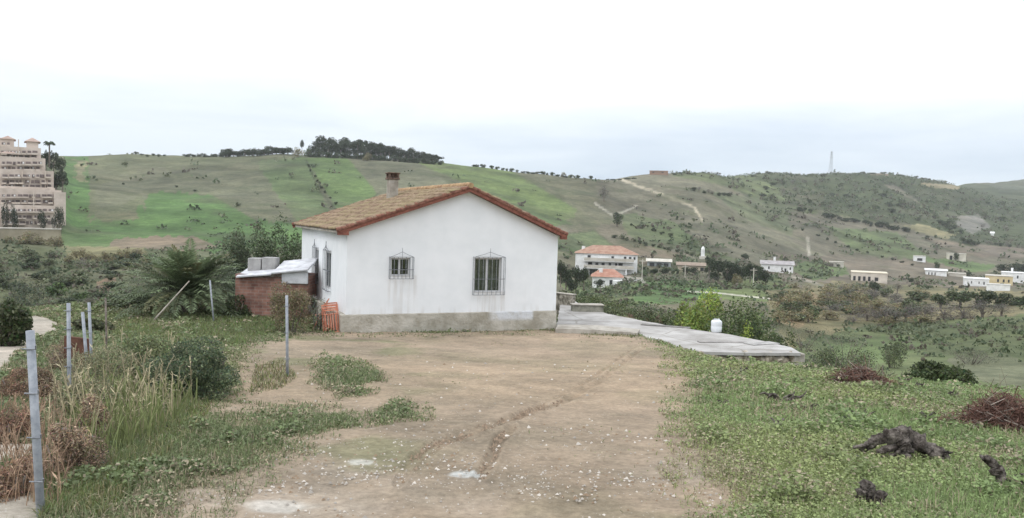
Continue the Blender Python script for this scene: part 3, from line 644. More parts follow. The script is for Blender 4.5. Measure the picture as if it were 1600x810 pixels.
    for xe, th in ((-ovl+.05, th1), (HW+ovr-.05, th2)):
        ze = ZE-(ovl-.05 if xe < 0 else ovr-.05)*th
        V = []
        for y in (-.10, HL+.20): V += [(AX, y, ZE+RISE+.01), (xe, y, ze+.035), (xe, y, ze+.085), (AX, y, ZE+RISE+.085)]
        mb.faces(V, [(0, 1, 2, 3), (7, 6, 5, 4), (0, 4, 5, 1), (3, 2, 6, 7), (1, 5, 6, 2)])
    mb.build('roof_deck', M['cement'], h)
    # red brick-coloured verge: board course under a line of verge tiles, both gables
    for yb, sgn in ((-.10, -1), (HL+.20, 1)):
        mb = MB(); mt = MB()
        for xe, th in ((-ovl-.02, th1), (HW+ovr+.02, th2)):
            ze = ZE-(ovl if xe < 0 else ovr)*th; y0, y1 = sorted((yb, yb+sgn*.14))
            V = []
            for y in (y0, y1): V += [(AX, y, ZE+RISE+.0), (xe, y, ze+.0), (xe, y, ze+.09), (AX, y, ZE+RISE+.09)]
            mb.faces(V, [(0, 1, 2, 3), (7, 6, 5, 4), (0, 4, 5, 1), (3, 2, 6, 7), (1, 5, 6, 2), (0, 3, 7, 4)])
            Ls = math.hypot(xe-AX, ze-ZE-RISE); nt_ = int(Ls/.30)
            for i in range(nt_+1):
                f0, f1 = i/(nt_+.0), min(1.02, (i+1.12)/nt_)
                if f0 >= 1: break
                p0 = Vector((AX+(xe-AX)*f0, yb+sgn*.10, ZE+RISE+(ze-ZE-RISE)*f0+.135)); p1 = Vector((AX+(xe-AX)*f1, yb+sgn*.10, ZE+RISE+(ze-ZE-RISE)*f1+.155)); mt.bar(p0, p1, .060, 10, .074)
        mb.build('verge_board', M['terracotta'], h); mt.build('verge_tiles', mat('verge_tiles', (.13, .055, .042), .9, (.27, .13, .09), 12, bump=.5), h)
    mt = MB(); k = int((HL+.5)/.33)
    for i in range(k): mt.bar((AX, -.28+i*.33, zr+.035+.004*(i % 2)), (AX, -.28+(i+1.08)*.33, zr+.05), .085, 12, .10)
    mt.build('ridge_tiles', mat('ridge_tiles', (.25, .15, .085), .9, (.42, .29, .16), 5, bump=.5), h)
    for x, th, ov in ((-.14, th1, 0), (HW+.10, th2, 0)):   # corner corbels
        pass
    MB().box((HW+.11, -.17, ZE-.03), (.20, .16, .15)).build('corbel', M['terracotta'], h)
    MB().box((-.14, -.17, ZE-.03), (.28, .16, .15)).build('corbel', M['terracotta'], h)
    # chimney with slotted head and tile cap
    P0 = None
    for t_ in np.arange(1.0, 8, .1):
        for s_ in np.arange(1.0, 3.4, .05):
            w3 = _C+_a*s_+_b*t_; z = ZE+RISE+.1-(AX-s_)*th1; u, v = to_px(np.array([w3[0]]), np.array([w3[1]]), np.array([z])); e_ = math.hypot(u[0]-612.5, v[0]-314)
            if P0 is None or e_ < P0[0]: P0 = (e_, s_, t_, v[0])
    s_, t_ = P0[1], P0[2]; zb = ZE+RISE+.1-(AX-s_)*th1
    print('chimney base px', P0)
    ch = MB().box((s_, t_, zb+.28), (.34, .42, 1.02), bev=.012).build('chimney', M['cement'], h)
    mb = MB()
    for dx in (-1, 1):
        for dy in (-1, 1): mb.box((s_+dx*.155, t_+dy*.18, zb+.895), (.07, .09, .21))
    mb.box((s_, t_, zb+.895), (.07, .30, .20)); mb.build('chimney_piers', M['cap'], ch)
    MB().box((s_, t_, zb+.81), (.44, .52, .05), bev=.008).box((s_, t_, zb+1.02), (.46, .54, .04), bev=.008).build('chimney_cap', M['cap'], ch)
    return h
build_house()

# ------------------------------------------------------------------ things round the house
def bevel_slab(name, poly, z0, z1, m, parent=None):
    return MB().prism(poly, z0, z1).build(name, m, parent)
# concrete terrace (paving) with cracks, on a rubble retaining wall
cm = mat('worn_concrete', (.27, .255, .235), .92, (.43, .415, .395), .9, 10, bump=.5, bscale=12); n = cm.node_tree; b_ = n.nodes['Principled BSDF']; src = b_.inputs['Base Color'].links[0].from_socket
t = n.nodes.new('ShaderNodeTexCoord'); vo = n.nodes.new('ShaderNodeTexVoronoi'); vo.feature = 'DISTANCE_TO_EDGE'; vo.inputs['Scale'].default_value = .38
dn = n.nodes.new('ShaderNodeTexNoise'); dn.inputs['Scale'].default_value = 1.6; dn.inputs['Detail'].default_value = 5; va = n.nodes.new('ShaderNodeMix'); va.data_type = 'RGBA'; va.inputs[0].default_value = .22
n.links.new(t.outputs['Object'], dn.inputs['Vector']); n.links.new(t.outputs['Object'], va.inputs[6]); n.links.new(dn.outputs['Color'], va.inputs[7]); n.links.new(va.outputs[2], vo.inputs['Vector'])
r = n.nodes.new('ShaderNodeValToRGB'); r.color_ramp.elements[0].position = .0; r.color_ramp.elements[1].position = .012; r.color_ramp.elements[0].color = (.75, .75, .75, 1); r.color_ramp.elements[1].color = (0, 0, 0, 1); n.links.new(vo.outputs['Distance'], r.inputs[0])
mm = n.nodes.new('ShaderNodeMix'); mm.data_type = 'RGBA'; n.links.new(r.outputs[0], mm.inputs[0]); n.links.new(src, mm.inputs[6]); mm.inputs[7].default_value = (.17, .155, .12, 1); n.links.new(mm.outputs[2], b_.inputs['Base Color'])
SP = []
for i in range(len(SLAB)):          # broken, slightly uneven edge
    p, q = np.array(SLAB[i]), np.array(SLAB[(i+1) % len(SLAB)]); L = np.hypot(*(q-p)); k = max(1, int(L/.35))
    for j in range(k):
        v = p+(q-p)*j/k
        if j: v = v+rng.normal(size=2)*.03
        SP.append(tuple(v))
tag(bevel_slab('concrete_terrace', SP, -.03, .055, cm), kind='structure')
KB = [atz(a, b, .16)[:2] for a, b in ((868,513),(930,515),(996,520),(1000,514),(935,508),(872,507))]
tag(bevel_slab('raised_kerb', KB, -.04, .15, M['cement']), 'low raised concrete strip along the terrace edge beside the house corner', 'kerb')
# rubble wall under the right end
wr = empty('stone_retaining_wall', (0, 0, 0)); tag(wr, 'low rubble stone wall holding up the right end of the concrete terrace', 'retaining wall')
pA, pB = np.array(atz(1088, 552, 0)[:2]), np.array(atz(1238, 553, 0)[:2]); L = np.hypot(*(pB-pA)); dr = (pB-pA)/L; nrm = np.array([dr[1], -dr[0]])
MB().box(((pA+pB)[0]/2, (pA+pB)[1]/2+.16, -.36), (L, .22, .655), Matrix.Rotation(math.atan2(dr[1], dr[0]), 4, 'Z')).build('mortar', M['cement'], wr)
bmS = MB(); sc2 = []
for k in range(190):
    u = rng.random()*L; z = -.66+rng.random()*.58; s = rng.uniform(.07, .15); c = pA+dr*u+nrm*(.0+rng.random()*.04)
    g = bmesh.ops.create_icosphere(bmS.bm, subdivisions=2, radius=1); Mx = Matrix.Translation((c[0], c[1], z)) @ Matrix.Rotation(rng.random()*6, 4, 'Y') @ Matrix.Diagonal((s*1.2, s*.8, s*.75, 1))
    for v in g['verts']: v.co *= 1+rng.normal()*.09
    bmesh.ops.transform(bmS.bm, matrix=Mx, verts=g['verts'])
bmS.build('stones', mat('rubble_stone', (.20, .165, .12), .95, (.56, .50, .41), 4, 3, bump=.7, lo=.40, hi=.60), wr)
pc = pB+dr*.16; MB().box((pc[0], pc[1]+.05, -.46), (.34, .34, .96), Matrix.Rotation(math.atan2(dr[1], dr[0]), 4, 'Z'), bev=.02).build('end_pier', M['cement'], wr)
# white plastic drum
p = atz(1119, 519, .056); dmb = MB(); z = p[2]
dr_ = [(0, .155), (.02, .17), (.18, .175), (.20, .165), (.22, .175), (.33, .175), (.37, .16), (.395, .12), (.40, .0)]
rings = []
for zz, rr_ in dr_:
    ring = []
    for k in range(20):
        a = k/20*2*math.pi; ca, sa = math.cos(a), math.sin(a); e_ = (abs(ca)**4+abs(sa)**4)**-.25; ring.append(dmb.bm.verts.new((ca*max(rr_, .01)*e_*.92, sa*max(rr_, .01)*e_*.80, zz)))
    if rings:
        for k in range(20): dmb.bm.faces.new((rings[-1][k], rings[-1][(k+1) % 20], ring[(k+1) % 20], ring[k]))
    rings.append(ring)
dmb.bm.faces.new(rings[0][::-1]); dmb.bm.faces.new(rings[-1])
drum = empty('plastic_jerrycan', p, .2); tag(drum, 'white plastic jerrycan standing on the concrete terrace in front of the dark bush', 'jerrycan'); M['plastic'] = mat('white_plastic', (.66, .68, .70), .45, (.75, .77, .79), 4)
dmb.build('body', M['plastic'], drum, True); MB().bar((.07, 0, .39), (.07, 0, .435), .035, 14).build('cap', M['plastic'], drum); MB().tube([(-.10, 0, .39), (-.09, 0, .43), (.0, 0, .43), (.02, 0, .395)], .012, 6).build('handle', M['plastic'], drum)
drum.scale = (1.02, 1.02, 1.02)
# low walls / block rows at the back of the terrace
def stub_wall(name, label, pts, z0, h, wd, m, cap=False):
    o = empty(name, (pts[0][0], pts[0][1], z0)); tag(o, label, 'wall'); mb = MB(); mc = MB()
    for a, b in zip(pts[:-1], pts[1:]):
        a = np.array(a[:2])-np.array(pts[0][:2]); b = np.array(b[:2])-np.array(pts[0][:2]); d = b-a; L = np.hypot(*d); c = (a+b)/2
        mb.box((c[0], c[1], h/2-.25), (L, wd, h+.5), Matrix.Rotation(math.atan2(d[1], d[0]), 4, 'Z'), bev=.015); mc.box((c[0], c[1], h+.022), (L+.06, wd+.08, .04), Matrix.Rotation(math.atan2(d[1], d[0]), 4, 'Z'), bev=.01)
    mb.build('masonry', m, o)
    if cap: mc.build('coping', M['cement'], o)
    return o
M['rubble'] = mat('rough_masonry', (.12, .11, .085), .95, (.44, .40, .34), 5, 8, bump=1, bscale=9, lo=.42, hi=.60)
stub_wall('low_wall', 'low pale rubble wall at the back corner of the terrace next to the house', [atz(866, 474, .05), atz(896, 478, .05)], 0, .50, .25, M['rubble'], True)
stub_wall('low_wall', 'longer low mossy wall stub behind the terrace in front of the green bushes', [atz(893, 486, .05), atz(941, 487, .05)], 0, .30, .5, mat('mossy_masonry', (.12, .12, .095), .95, (.30, .29, .24), 3, 8, bump=.8), True)
# broken slabs and boards lying on the terrace
for i, (px_, py_, sx, sy, a, lab) in enumerate([(1040, 510, 1.7, .35, -.30, 'dark weathered board lying flat on the terrace edge under the bushes'), (1190, 537, 1.1, .45, .5, 'grey broken slab lying tilted on the right end of the terrace'), (1130, 535, 1.6, .22, .15, 'thin grey batten lying on the terrace in front of the white jerrycan')]):
    q = atz(px_, py_, .06); tag(MB().box((0, 0, .012), (sx, sy, .022), Matrix.Rotation(.006, 4, 'Y'), bev=.006).build('board' if i != 1 else 'broken_slab', mat('board%d' % i, [(.10, .095, .09), (.24, .23, .22), (.2, .19, .18)][i], .9, [(.2, .19, .17), (.4, .39, .37), (.32, .3, .28)][i], 4)), lab, 'board' if i != 1 else 'slab').location = (q[0], q[1], .056)
    bpy.context.view_layer.objects  # noqa
    o = [ob for ob in col.objects if ob.get('label') == lab][0]; o.rotation_euler = (0, 0, a)

# ------------------------------------------------------------------ brick shed with sheets and blocks on top
sh0 = atz(367, 495, 0.0); shL = at(367, 495, sh0[1]); SHY = sh0[1]
def sx(px, py, dy=0): q = at(px, py, SHY+dy); return q-np.array([sh0[0], SHY, 0])
brick = bpy.data.materials.new('old_brick'); brick.use_nodes = True; n = brick.node_tree; b_ = n.nodes['Principled BSDF']; b_.inputs['Roughness'].default_value = .95
t = n.nodes.new('ShaderNodeTexCoord'); mp_ = n.nodes.new('ShaderNodeMapping'); mp_.inputs['Rotation'].default_value = (R(90), 0, 0); n.links.new(t.outputs['Object'], mp_.inputs[0]); bt = n.nodes.new('ShaderNodeTexBrick'); n.links.new(mp_.outputs[0], bt.inputs['Vector'])
bt.inputs['Scale'].default_value = 1; bt.inputs['Brick Width'].default_value = .27; bt.inputs['Row Height'].default_value = .105; bt.inputs['Mortar Size'].default_value = .009; bt.inputs['Color1'].default_value = (.21, .10, .075, 1); bt.inputs['Color2'].default_value = (.30, .16, .12, 1); bt.inputs['Mortar'].default_value = (.26, .20, .17, 1)
no = n.nodes.new('ShaderNodeTexNoise'); no.inputs['Scale'].default_value = 3; no.inputs['Detail'].default_value = 8; n.links.new(t.outputs['Object'], no.inputs['Vector']); rr = n.nodes.new('ShaderNodeValToRGB'); rr.color_ramp.elements[0].position = .35; rr.color_ramp.elements[0].color = (.6, .6, .6, 1); rr.color_ramp.elements[1].position = .7; rr.color_ramp.elements[1].color = (1.25, 1.25, 1.25, 1); n.links.new(no.outputs[0], rr.inputs[0])
mm = n.nodes.new('ShaderNodeMix'); mm.data_type = 'RGBA'; mm.blend_type = 'MULTIPLY'; mm.inputs[0].default_value = 1; n.links.new(bt.outputs[0], mm.inputs[6]); n.links.new(rr.outputs[0], mm.inputs[7]); n.links.new(mm.outputs[2], b_.inputs['Base Color'])
bp = n.nodes.new('ShaderNodeBump'); bp.inputs['Strength'].default_value = .6; bp.inputs['Distance'].default_value = .02; n.links.new(bt.outputs['Fac'], bp.inputs['Height']); bp.invert = True; n.links.new(bp.outputs[0], b_.inputs['Normal'])
M['sheet'] = mat('grey_white_sheet', (.44, .44, .46), .8, (.64, .65, .67), 2.5, 8)
sh = empty('brick_shed', (sh0[0], SHY, 0)); tag(sh, 'low red brick shed under pale roof slabs between the palm and the white house', 'shed')
wS = sx(480, 495)[0]
MB().box((wS/2, .75, .62), (wS, 1.5, 1.72)).build('brick_wall', brick, sh)
a = sx(372, 437); b = sx(424, 431); MB().box(((a[0]+b[0])/2, .55, 1.56), (b[0]-a[0]+.05, 1.5, .06), Matrix.Rotation(-.10, 4, 'Y') @ Matrix.Rotation(.16, 4, 'X'), bev=.01).build('roof_slab', M['sheet'], sh)
a = sx(428, 437); b = sx(482, 423); MB().box(((a[0]+b[0])/2, .55, 1.78), (b[0]-a[0]+.05, 1.6, .06), Matrix.Rotation(-.12, 4, 'Y') @ Matrix.Rotation(.2, 4, 'X'), bev=.01).build('roof_slab', M['sheet'], sh)
a = sx(441, 446); b = sx(482, 430); MB().box(((a[0]+b[0])/2, -.06, 1.42), (b[0]-a[0], .08, .44), bev=.02).build('hanging_sheet', M['sheet'], sh)
MB().box((wS/2+.1, -.03, 1.46), (wS*.5, .07, .09), Matrix.Rotation(-.05, 4, 'Y')).build('beam', M['bark'], sh)
for k, (x0, x1, y0, y1) in enumerate(((388, 409, 404, 427), (410, 432, 403, 424))):
    a = sx(x0, y1, .6); b = sx(x1, y0, .6); o = MB().box((0, 0, 0), (b[0]-a[0]-.01, .5, b[2]-a[2]), bev=.012).build('concrete_block', mat('grey_block', (.27, .265, .26), .95, (.40, .39, .38), 3, 8)); o.location = (sh0[0]+(a[0]+b[0])/2, SHY+.75, (a[2]+b[2])/2)
    tag(o, 'pale grey block standing on the shed roof, the %s of the pair' % ('one nearer the palm' if k == 0 else 'one nearer the house'), 'concrete block')

# ------------------------------------------------------------------ orange folding chairs leaning on the house wall
M['orange'] = mat('orange_painted_wood', (.50, .17, .10), .7, (.62, .27, .18), 7, 6, bump=.2)
def chair_leaning():
    c = empty('folding_chair', (0, 0, 0)); hgt = .92; wd = .46      # folded flat, leaning back (+y)
    def P(x, z, y=0): return (x, y+z*.20, z)
    for s in (-1, 1): MB().bar(P(s*wd/2, 0), P(s*wd/2, hgt), .017, 6).build('back_leg', M['orange'], c); MB().bar(P(s*(wd/2-.05), .02, -.06), P(s*(wd/2-.05), .80, -.02), .016, 6).build('front_leg', M['orange'], c)
    mb = MB()
    for i in range(5): mb.box(P(-wd/2+.08+i*(wd-.16)/4, .36, -.075), (.026, .014, .50), Matrix.Rotation(-.2, 4, 'X'))
    mb.build('seat_slats', M['orange'], c); mb = MB()
    for z in (.06, .62): MB().bar(P(-wd/2, z, -.05), P(wd/2, z, -.05), .014, 6).build('seat_rail', M['orange'], c)
    for z in (.74, .82, .90): mb.box(P(0, z, -.01), (wd, .014, .045), Matrix.Rotation(-.2, 4, 'X'))
    mb.build('backrest', M['orange'], c); return c
def chair_open():
    c = empty('folding_chair', (0, 0, 0)); wd = .42     # seen edge-on: crossed legs
    for s in (-1, 1):
        MB().bar((s*wd/2, -.30, 0), (s*wd/2, .16, .98), .016, 6).build('back_leg', M['orange'], c); MB().bar((s*(wd/2-.04), .26, 0), (s*(wd/2-.04), -.20, .50), .016, 6).build('front_leg', M['orange'], c)
    mb = MB()
    for i in range(6): mb.box((0, -.20+i*.07, .49), (wd-.03, .045, .014))
    mb.build('seat_slats', M['orange'], c); mb = MB()
    for z in (.72, .82, .92): mb.box((0, -.30+.46*z/.98, z), (wd, .014, .045), Matrix.Rotation(-.4, 4, 'X'))
    mb.build('backrest', M['orange'], c); return c
q = atz(518, 522, .02); c1 = chair_leaning(); c1.location = tuple(q); c1.rotation_euler = (0, R(-4), .30); c1.scale = (1, 1, .95); tag(c1, 'orange slatted folding chair folded up and leaning on the house corner', 'folding chair', 'orange folding chairs by the house')
q = atz(504, 517, .02); c2 = chair_open(); c2.location = tuple(q); c2.rotation_euler = (0, 0, R(-82)); tag(c2, 'orange folding chair half open with splayed legs, left of the folded ones', 'folding chair', 'orange folding chairs by the house')
q = atz(524, 519, .02); c3 = copy_thing(c1, (q[0]-.12, q[1]+.30, .0), .85, label='second orange folding chair tucked behind the front one against the white wall')

# ------------------------------------------------------------------ fence posts
def post(px_t, py_t, px_b, py_b, Y, label, r=.028, kind='steel', hooks=4):
    g = at(px_b, py_b, Y); zb = gz(g[0], g[1]); t = at(px_t, py_t, Y); o = empty('fence_post', (g[0], g[1], g[2])); tag(o, label, 'fence post', 'posts of the field fence')
    d = t-g; lo = np.array([0, 0, 0.])-d/np.linalg.norm(d)*(max(0, g[2]-zb)+.35)
    MB().bar(lo, d, r, 10).build('pole', M['zinc'] if kind == 'steel' else M['bark'], o, True)
    if hooks:
        for i in range(hooks):
            f = (i+.6)/hooks; c = d*f; mb = MB(); mb.bar(c+np.array([-r-.02, -r, 0]), c+np.array([r+.02, -r, .0]), .005, 5); mb.bar(c+np.array([r+.02, -r, 0]), c+np.array([r+.03, -r-.02, .03]), .005, 5)
            mb.build('wire_tie', M['iron'], o)
    return o
post(47, 517, 63, 792, 5.15, 'nearest and tallest steel fence post at the left edge, leaning slightly', .026)
post(107, 474, 108, 590, 9.0, 'second steel fence post, rising behind the brown dry bush', .021)
post(129, 488, 133, 535, 11.6, 'thin grey fence post just left of the third tall post', .022, hooks=0)
post(139, 473, 142, 540, 11.9, 'pale fence post half hidden by tall weeds in the middle of the row', .021, hooks=2)
post(165, 466, 166, 520, 14.0, 'thin dark stake at the far end of the left fence row', .016, 'wood', 0)
post(328, 438, 333, 492, 25.6, 'pale thin post standing in front of the palm', .026, hooks=0)
post(448, 462, 449, 586, 13.2, 'lone steel post in front of the brown bush beside the brick shed', .024, hooks=3)
g = gp(234, 503); t = at(288, 441, g[1]); o = empty('leaning_pole', g); tag(o, 'bleached wooden pole leaning diagonally against the palm fronds', 'pole'); MB().bar((0, 0, -.1), t-g+np.array([0, .4, 0]), .028, 7, .02).build('pole', mat('bleached_wood', (.30, .27, .22), .9, (.48, .44, .38), 9), o)
# rusty sheet outside the fence
g = at(121, 530, 12.6); o = MB().box((0, 0, .30), (.42, .03, .66), Matrix.Rotation(.15, 4, 'X') @ Matrix.Rotation(.1, 4, 'Y'), bev=.004).build('rusty_sheet', mat('rust', (.07, .035, .025), .9, (.17, .085, .06), 6)); o.location = (g[0], g[1], gz(g[0], g[1])-.05); tag(o, 'rusty brown metal sheet propped behind the fence posts', 'metal sheet')
# ------------------------------------------------------------------ far buildings
def far_house(name, label, px0, px1, py_b, hpx, Y, depth=8, wins=(), roof='flat', wm=None, rm_=None, yaw=0, cat='house', rise=1.3, extra=None):
    if cat not in ('retaining wall', 'ruin'): Y = min(gp((px0+px1)/2, py_b, 60)[1]+.5, Y*1.35)
    a = at(px0, py_b, Y); b = at(px1, py_b, Y); az = math.atan2((a[0]+b[0])/2, Y); yaw = yaw-az*.9; W_ = (b[0]-a[0])*math.cos(az); H = hpx*Y/F_PX; cx = (a[0]+b[0])/2; zb = a[2]/2+b[2]/2
    o = empty(name, (cx, Y, zb), yaw); tag(o, label, cat); wm = wm or M['white_far']
    MB().box((0, depth/2, H/2-2.5), (W_, depth, H+5)).build('wall', wm, o)
    if roof == 'flat': MB().box((0, depth/2, H+.12), (W_+.3, depth+.3, .24)).build('roof', rm_ or M['pale_roof'], o)
    else:
        e_ = .45; hx = W_/2+e_; y0, y1 = -e_, depth+e_; k = min(hx*.6, depth*.5) if roof == 'hip' else 0
        V = [(-hx, y0, H+.003), (hx, y0, H+.003), (hx, y1, H+.003), (-hx, y1, H+.003), (-hx+k, depth/2, H+rise), (hx-k, depth/2, H+rise)]
        MB().faces(V, [(3, 2, 1, 0), (0, 1, 5, 4), (2, 3, 4, 5), (1, 2, 5), (3, 0, 4)]).build('roof', rm_ or M['roof_far'], o)
    for (fx, fz, fw, fh) in wins:        # fractions of the front
        f = MB().box((-W_/2+W_*fx, -.02, H*fz), (W_*fw, .12, H*fh)).build('window', M['dark'], o)
    if extra: extra(o, W_, H, depth)
    return o
def balc(o, W_, H, d):       # three-storey house: balcony slabs with parapets, ground floor arcade
    for z in (.36, .68):
        f = MB().box((W_*.04, -1.0, H*z), (W_*.80, 2.0, .22)).build('balcony', M['white_far'], o); MB().box((W_*.04, -1.98, H*z+.55), (W_*.80, .10, .9)).build('parapet', M['pale_roof'], f)
    for x in (-.34, -.12, .10, .32): MB().box((W_*x, -1.85, H*.18), (.35, .3, H*.36)).build('pillar', M['white_far'], o)
    MB().box((-W_*.38, d*.4, H+1.2), (1.0, 1.0, 1.6)).build('chimney', M['white_far'], o)
o3 = far_house('apartment_house', 'white three-storey house with orange hipped roof and balconies down in the valley', 898, 995, 432, 35, 250, 11,
   [(.22, .84, .05, .16), (.60, .84, .04, .14), (.80, .84, .04, .12), (.88, .84, .04, .12), (.95, .84, .03, .12), (.24, .52, .07, .18), (.35, .52, .05, .16), (.45, .52, .05, .16), (.56, .52, .04, .18), (.66, .52, .04, .16), (.73, .52, .07, .18), (.3, .17, .12, .24), (.55, .17, .14, .24)], 'hip', rise=2.4, extra=balc)
def villa_x(o, W_, H, d):
    MB().box((-W_*.22, d*.3, H+.9), (.9, .9, 2.2)).build('chimney', M['white_far'], o); MB().box((W_*.34, -1.2, H*.36), (W_*.3, 2.4, H*.72)).build('porch', M['white_far'], o)
far_house('villa', 'small white villa with bright orange roof and white chimney in front of the three-storey house', 925, 972, 449, 16, 222, 8, [(.30, .5, .08, .4), (.62, .5, .09, .42), (.82, .5, .08, .42)], 'hip', rm_=mat('bright_clay', (.30, .14, .095), .9, (.40, .23, .17), .8), rise=1.9, extra=villa_x)
far_house('outbuilding', 'flat white-roofed carport just right of the orange-roofed villa', 955, 980, 431, 8, 232, 6, [], 'flat', rm_=M['white_far'], cat='carport')
far_house('greenhouse', 'long low grey-glazed greenhouse with pale roof right of the three-storey house', 1011, 1048, 418, 9, 262, 8, [(.2, .45, .2, .6), (.5, .45, .2, .6), (.8, .45, .2, .6)], 'gable', wm=mat('dull_glass', (.20, .23, .23), .5, (.36, .38, .38), .6), rm_=M['pale_roof'], rise=.8, cat='greenhouse')
far_house('barn', 'long low tan barn half hidden by trees between greenhouse and dark grove', 1058, 1101, 424, 9, 258, 6, [(.9, .4, .12, .6)], 'gable', wm=mat('tan_render', (.30, .25, .19), .9, (.42, .36, .28), .7), rm_=mat('brown_roof', (.22, .17, .13), .9, (.3, .24, .19), 1), rise=.9, cat='barn')
far_house('cottage', 'long white cottage with grey roof and chimney right of the dark grove', 1189, 1239, 426, 12.5, 280, 7, [(.24, .55, .05, .32), (.65, .5, .04, .3), (.76, .3, .06, .5), (.91, .55, .04, .32)], 'gable', rm_=mat('grey_roof', (.27, .25, .25), .9, (.4, .38, .38), .6), rise=1.2, extra=lambda o, W_, H, d: MB().box((-W_*.08, d/2, H+1.4), (.8, .8, 2.2)).build('chimney', M['white_far'], o))
far_house('ruined_shed', 'small broken grey shed on the green slope between the white cottage and tan house', 1296, 1318, 418, 8, 330, 5, [(.2, .5, .15, .5), (.6, .4, .2, .4)], 'flat', wm=M['pale_roof'], cat='shed')
far_house('farmhouse', 'tan flat-roofed farmhouse with arcade behind grey bushes in the valley', 1330, 1386, 441, 14, 318, 10, [(.08, .35, .07, .5), (.22, .35, .07, .5), (.36, .35, .07, .5), (.50, .35, .07, .5), (.7, .35, .1, .4)], 'flat', wm=mat('cream_render', (.48, .42, .36), .9, (.62, .56, .48), .5), rm_=mat('cream_roof', (.56, .50, .38), .9, (.64, .58, .47), .4))
far_house('field_hut', 'tiny cream hut with one wide dark opening on the green slope', 1427, 1446, 410, 9.5, 390, 5, [(.52, .45, .42, .42)], 'flat', wm=M['white_far'], cat='hut')
far_house('block_house', 'cream block house with dark doorway behind a round bush, highest on the right slope', 1479, 1509, 408, 11, 400, 6, [(.22, .42, .14, .62)], 'flat', wm=mat('cream2', (.5, .46, .38), .9, (.62, .58, .5), .5))
far_house('greenhouse', 'low white plastic-covered greenhouse left of the white house cluster', 1446, 1479, 432, 9, 352, 8, [(.15, .4, .05, .5), (.3, .4, .05, .5), (.45, .4, .05, .5)], 'gable', wm=M['white_far'], rm_=mat('plastic_roof', (.6, .6, .58), .8, (.72, .72, .71), .5), rise=.7, cat='greenhouse')
far_house('storehouse', 'long low cream storehouse right of the plastic greenhouse', 1482, 1510, 433, 5, 358, 6, [], 'flat', wm=M['pale_roof'], cat='storehouse')
far_house('white_house', 'bright white low house with curved parapet at the left of the right-hand cluster', 1506, 1545, 448, 11.5, 335, 9, [(.30, .55, .04, .3), (.6, .55, .04, .3), (.8, .5, .05, .4)], 'flat', rm_=M['white_far'])
far_house('walled_yard', 'long white garden wall below the yellow house at the right edge', 1541, 1578, 455, 10, 322, 1.2, [], 'flat', rm_=M['white_far'], cat='garden wall')
far_house('yellow_house', 'pale yellow house with arched windows above the white garden wall', 1540, 1582, 447, 15, 342, 9, [(.45, .55, .07, .3), (.66, .55, .07, .3), (.85, .55, .06, .3)], 'flat', wm=mat('yellow_render', (.52, .42, .24), .9, (.62, .52, .32), .5), rm_=M['pale_roof'])
far_house('white_house', 'white house with flat roof and little chimney at the right edge behind the yellow one', 1565, 1606, 442, 15, 365, 10, [(.3, .6, .06, .3), (.6, .6, .06, .3)], 'flat', rm_=M['white_far'], extra=lambda o, W_, H, d: MB().box((-W_*.1, d/2, H+1.0), (.8, .8, 2.0)).build('chimney', M['white_far'], o))
far_house('hut', 'tiny white hut alone in the upper fields at the right', 1548, 1553, 369, 4, 600, 4, [], 'gable', rm_=M['white_far'], cat='hut')
far_house('hilltop_ruin', 'reddish ruined farm walls on top of the middle hill', 1015, 1044, 271, 3.5, 536, 6, [(.2, .4, .1, .4), (.7, .4, .1, .4)], 'flat', wm=mat('red_render', (.24, .16, .115), .9, (.30, .20, .15), .4), rm_=mat('red_roof2', (.24, .165, .12), .9, (.30, .21, .155), .4), cat='ruin')
far_house('roadside_wall', 'pale wall stub by the valley road behind the villa', 980, 1003, 440, 4, 228, 1, [], 'flat', cat='wall')

# poles, tank and pylon
def utility_pole(px_, pt, pb, Y, label, r=.13):
    b = at(px_, pb, Y); H = (pb-pt)*Y/F_PX; o = empty('utility_pole', b); tag(o, label, 'utility pole', 'concrete poles in the valley')
    MB().box((0, 0, H/2-1), (r*1.5, r*1.5, H+2)).build('shaft', M['pale_roof'], o); MB().box((0, 0, H-.5), (1.6, .14, .14)).build('crossarm', M['pale_roof'], o)
utility_pole(1003, 405, 436, 205, 'concrete pole in front of the road beside the orange-roofed villa'); utility_pole(1070, 414, 438, 215, 'concrete pole standing in the middle of the green valley field'); utility_pole(1177, 419, 442, 190, 'concrete pole in front of the dark grove')
b = at(1098, 400, 285); tk = empty('water_tank', b); tag(tk, 'tall narrow white water tank above the dark grove', 'water tank'); MB().tube([(0, 0, -1), (0, 0, 2.4), (0, 0, 3.0), (0, 0, 3.4)], [.7, .7, .45, .2], 12).build('tank', M['white_far'], tk); MB().box((0, 0, -.6), (2.0, 2.0, 1.0)).build('base', M['pale_roof'], tk)
py_ = empty('electricity_pylon', at(1298, 270, 790)); tag(py_, 'thin lattice electricity pylon on the ridge of the right-hand hill', 'pylon'); Hp_ = 33*790/F_PX; mb = MB(); stl = mat('pylon_steel', (.38, .40, .42), .7, (.48, .5, .52), .5)
for sx_ in (-1, 1):
    for sy_ in (-1, 1): mb.bar((sx_*1.7, sy_*1.7, -2), (sx_*.35, sy_*.35, Hp_), .14, 4)
for i in range(9):
    z0 = Hp_*i/9; z1 = Hp_*(i+1)/9; w0 = 1.7-1.35*i/9; w1 = 1.7-1.35*(i+1)/9
    for sy_ in (-1, 1): mb.bar((-w0, sy_*w0, z0), (w1, sy_*w1, z1), .08, 3).bar((w0, sy_*w0, z0), (-w1, sy_*w1, z1), .08, 3)
mb.build('lattice', stl, py_)
for k, z in enumerate((.72, .84, .95)): MB().box((0, 0, Hp_*z), (4.2-.6*k, .2, .25)).build('crossarm', stl, py_)

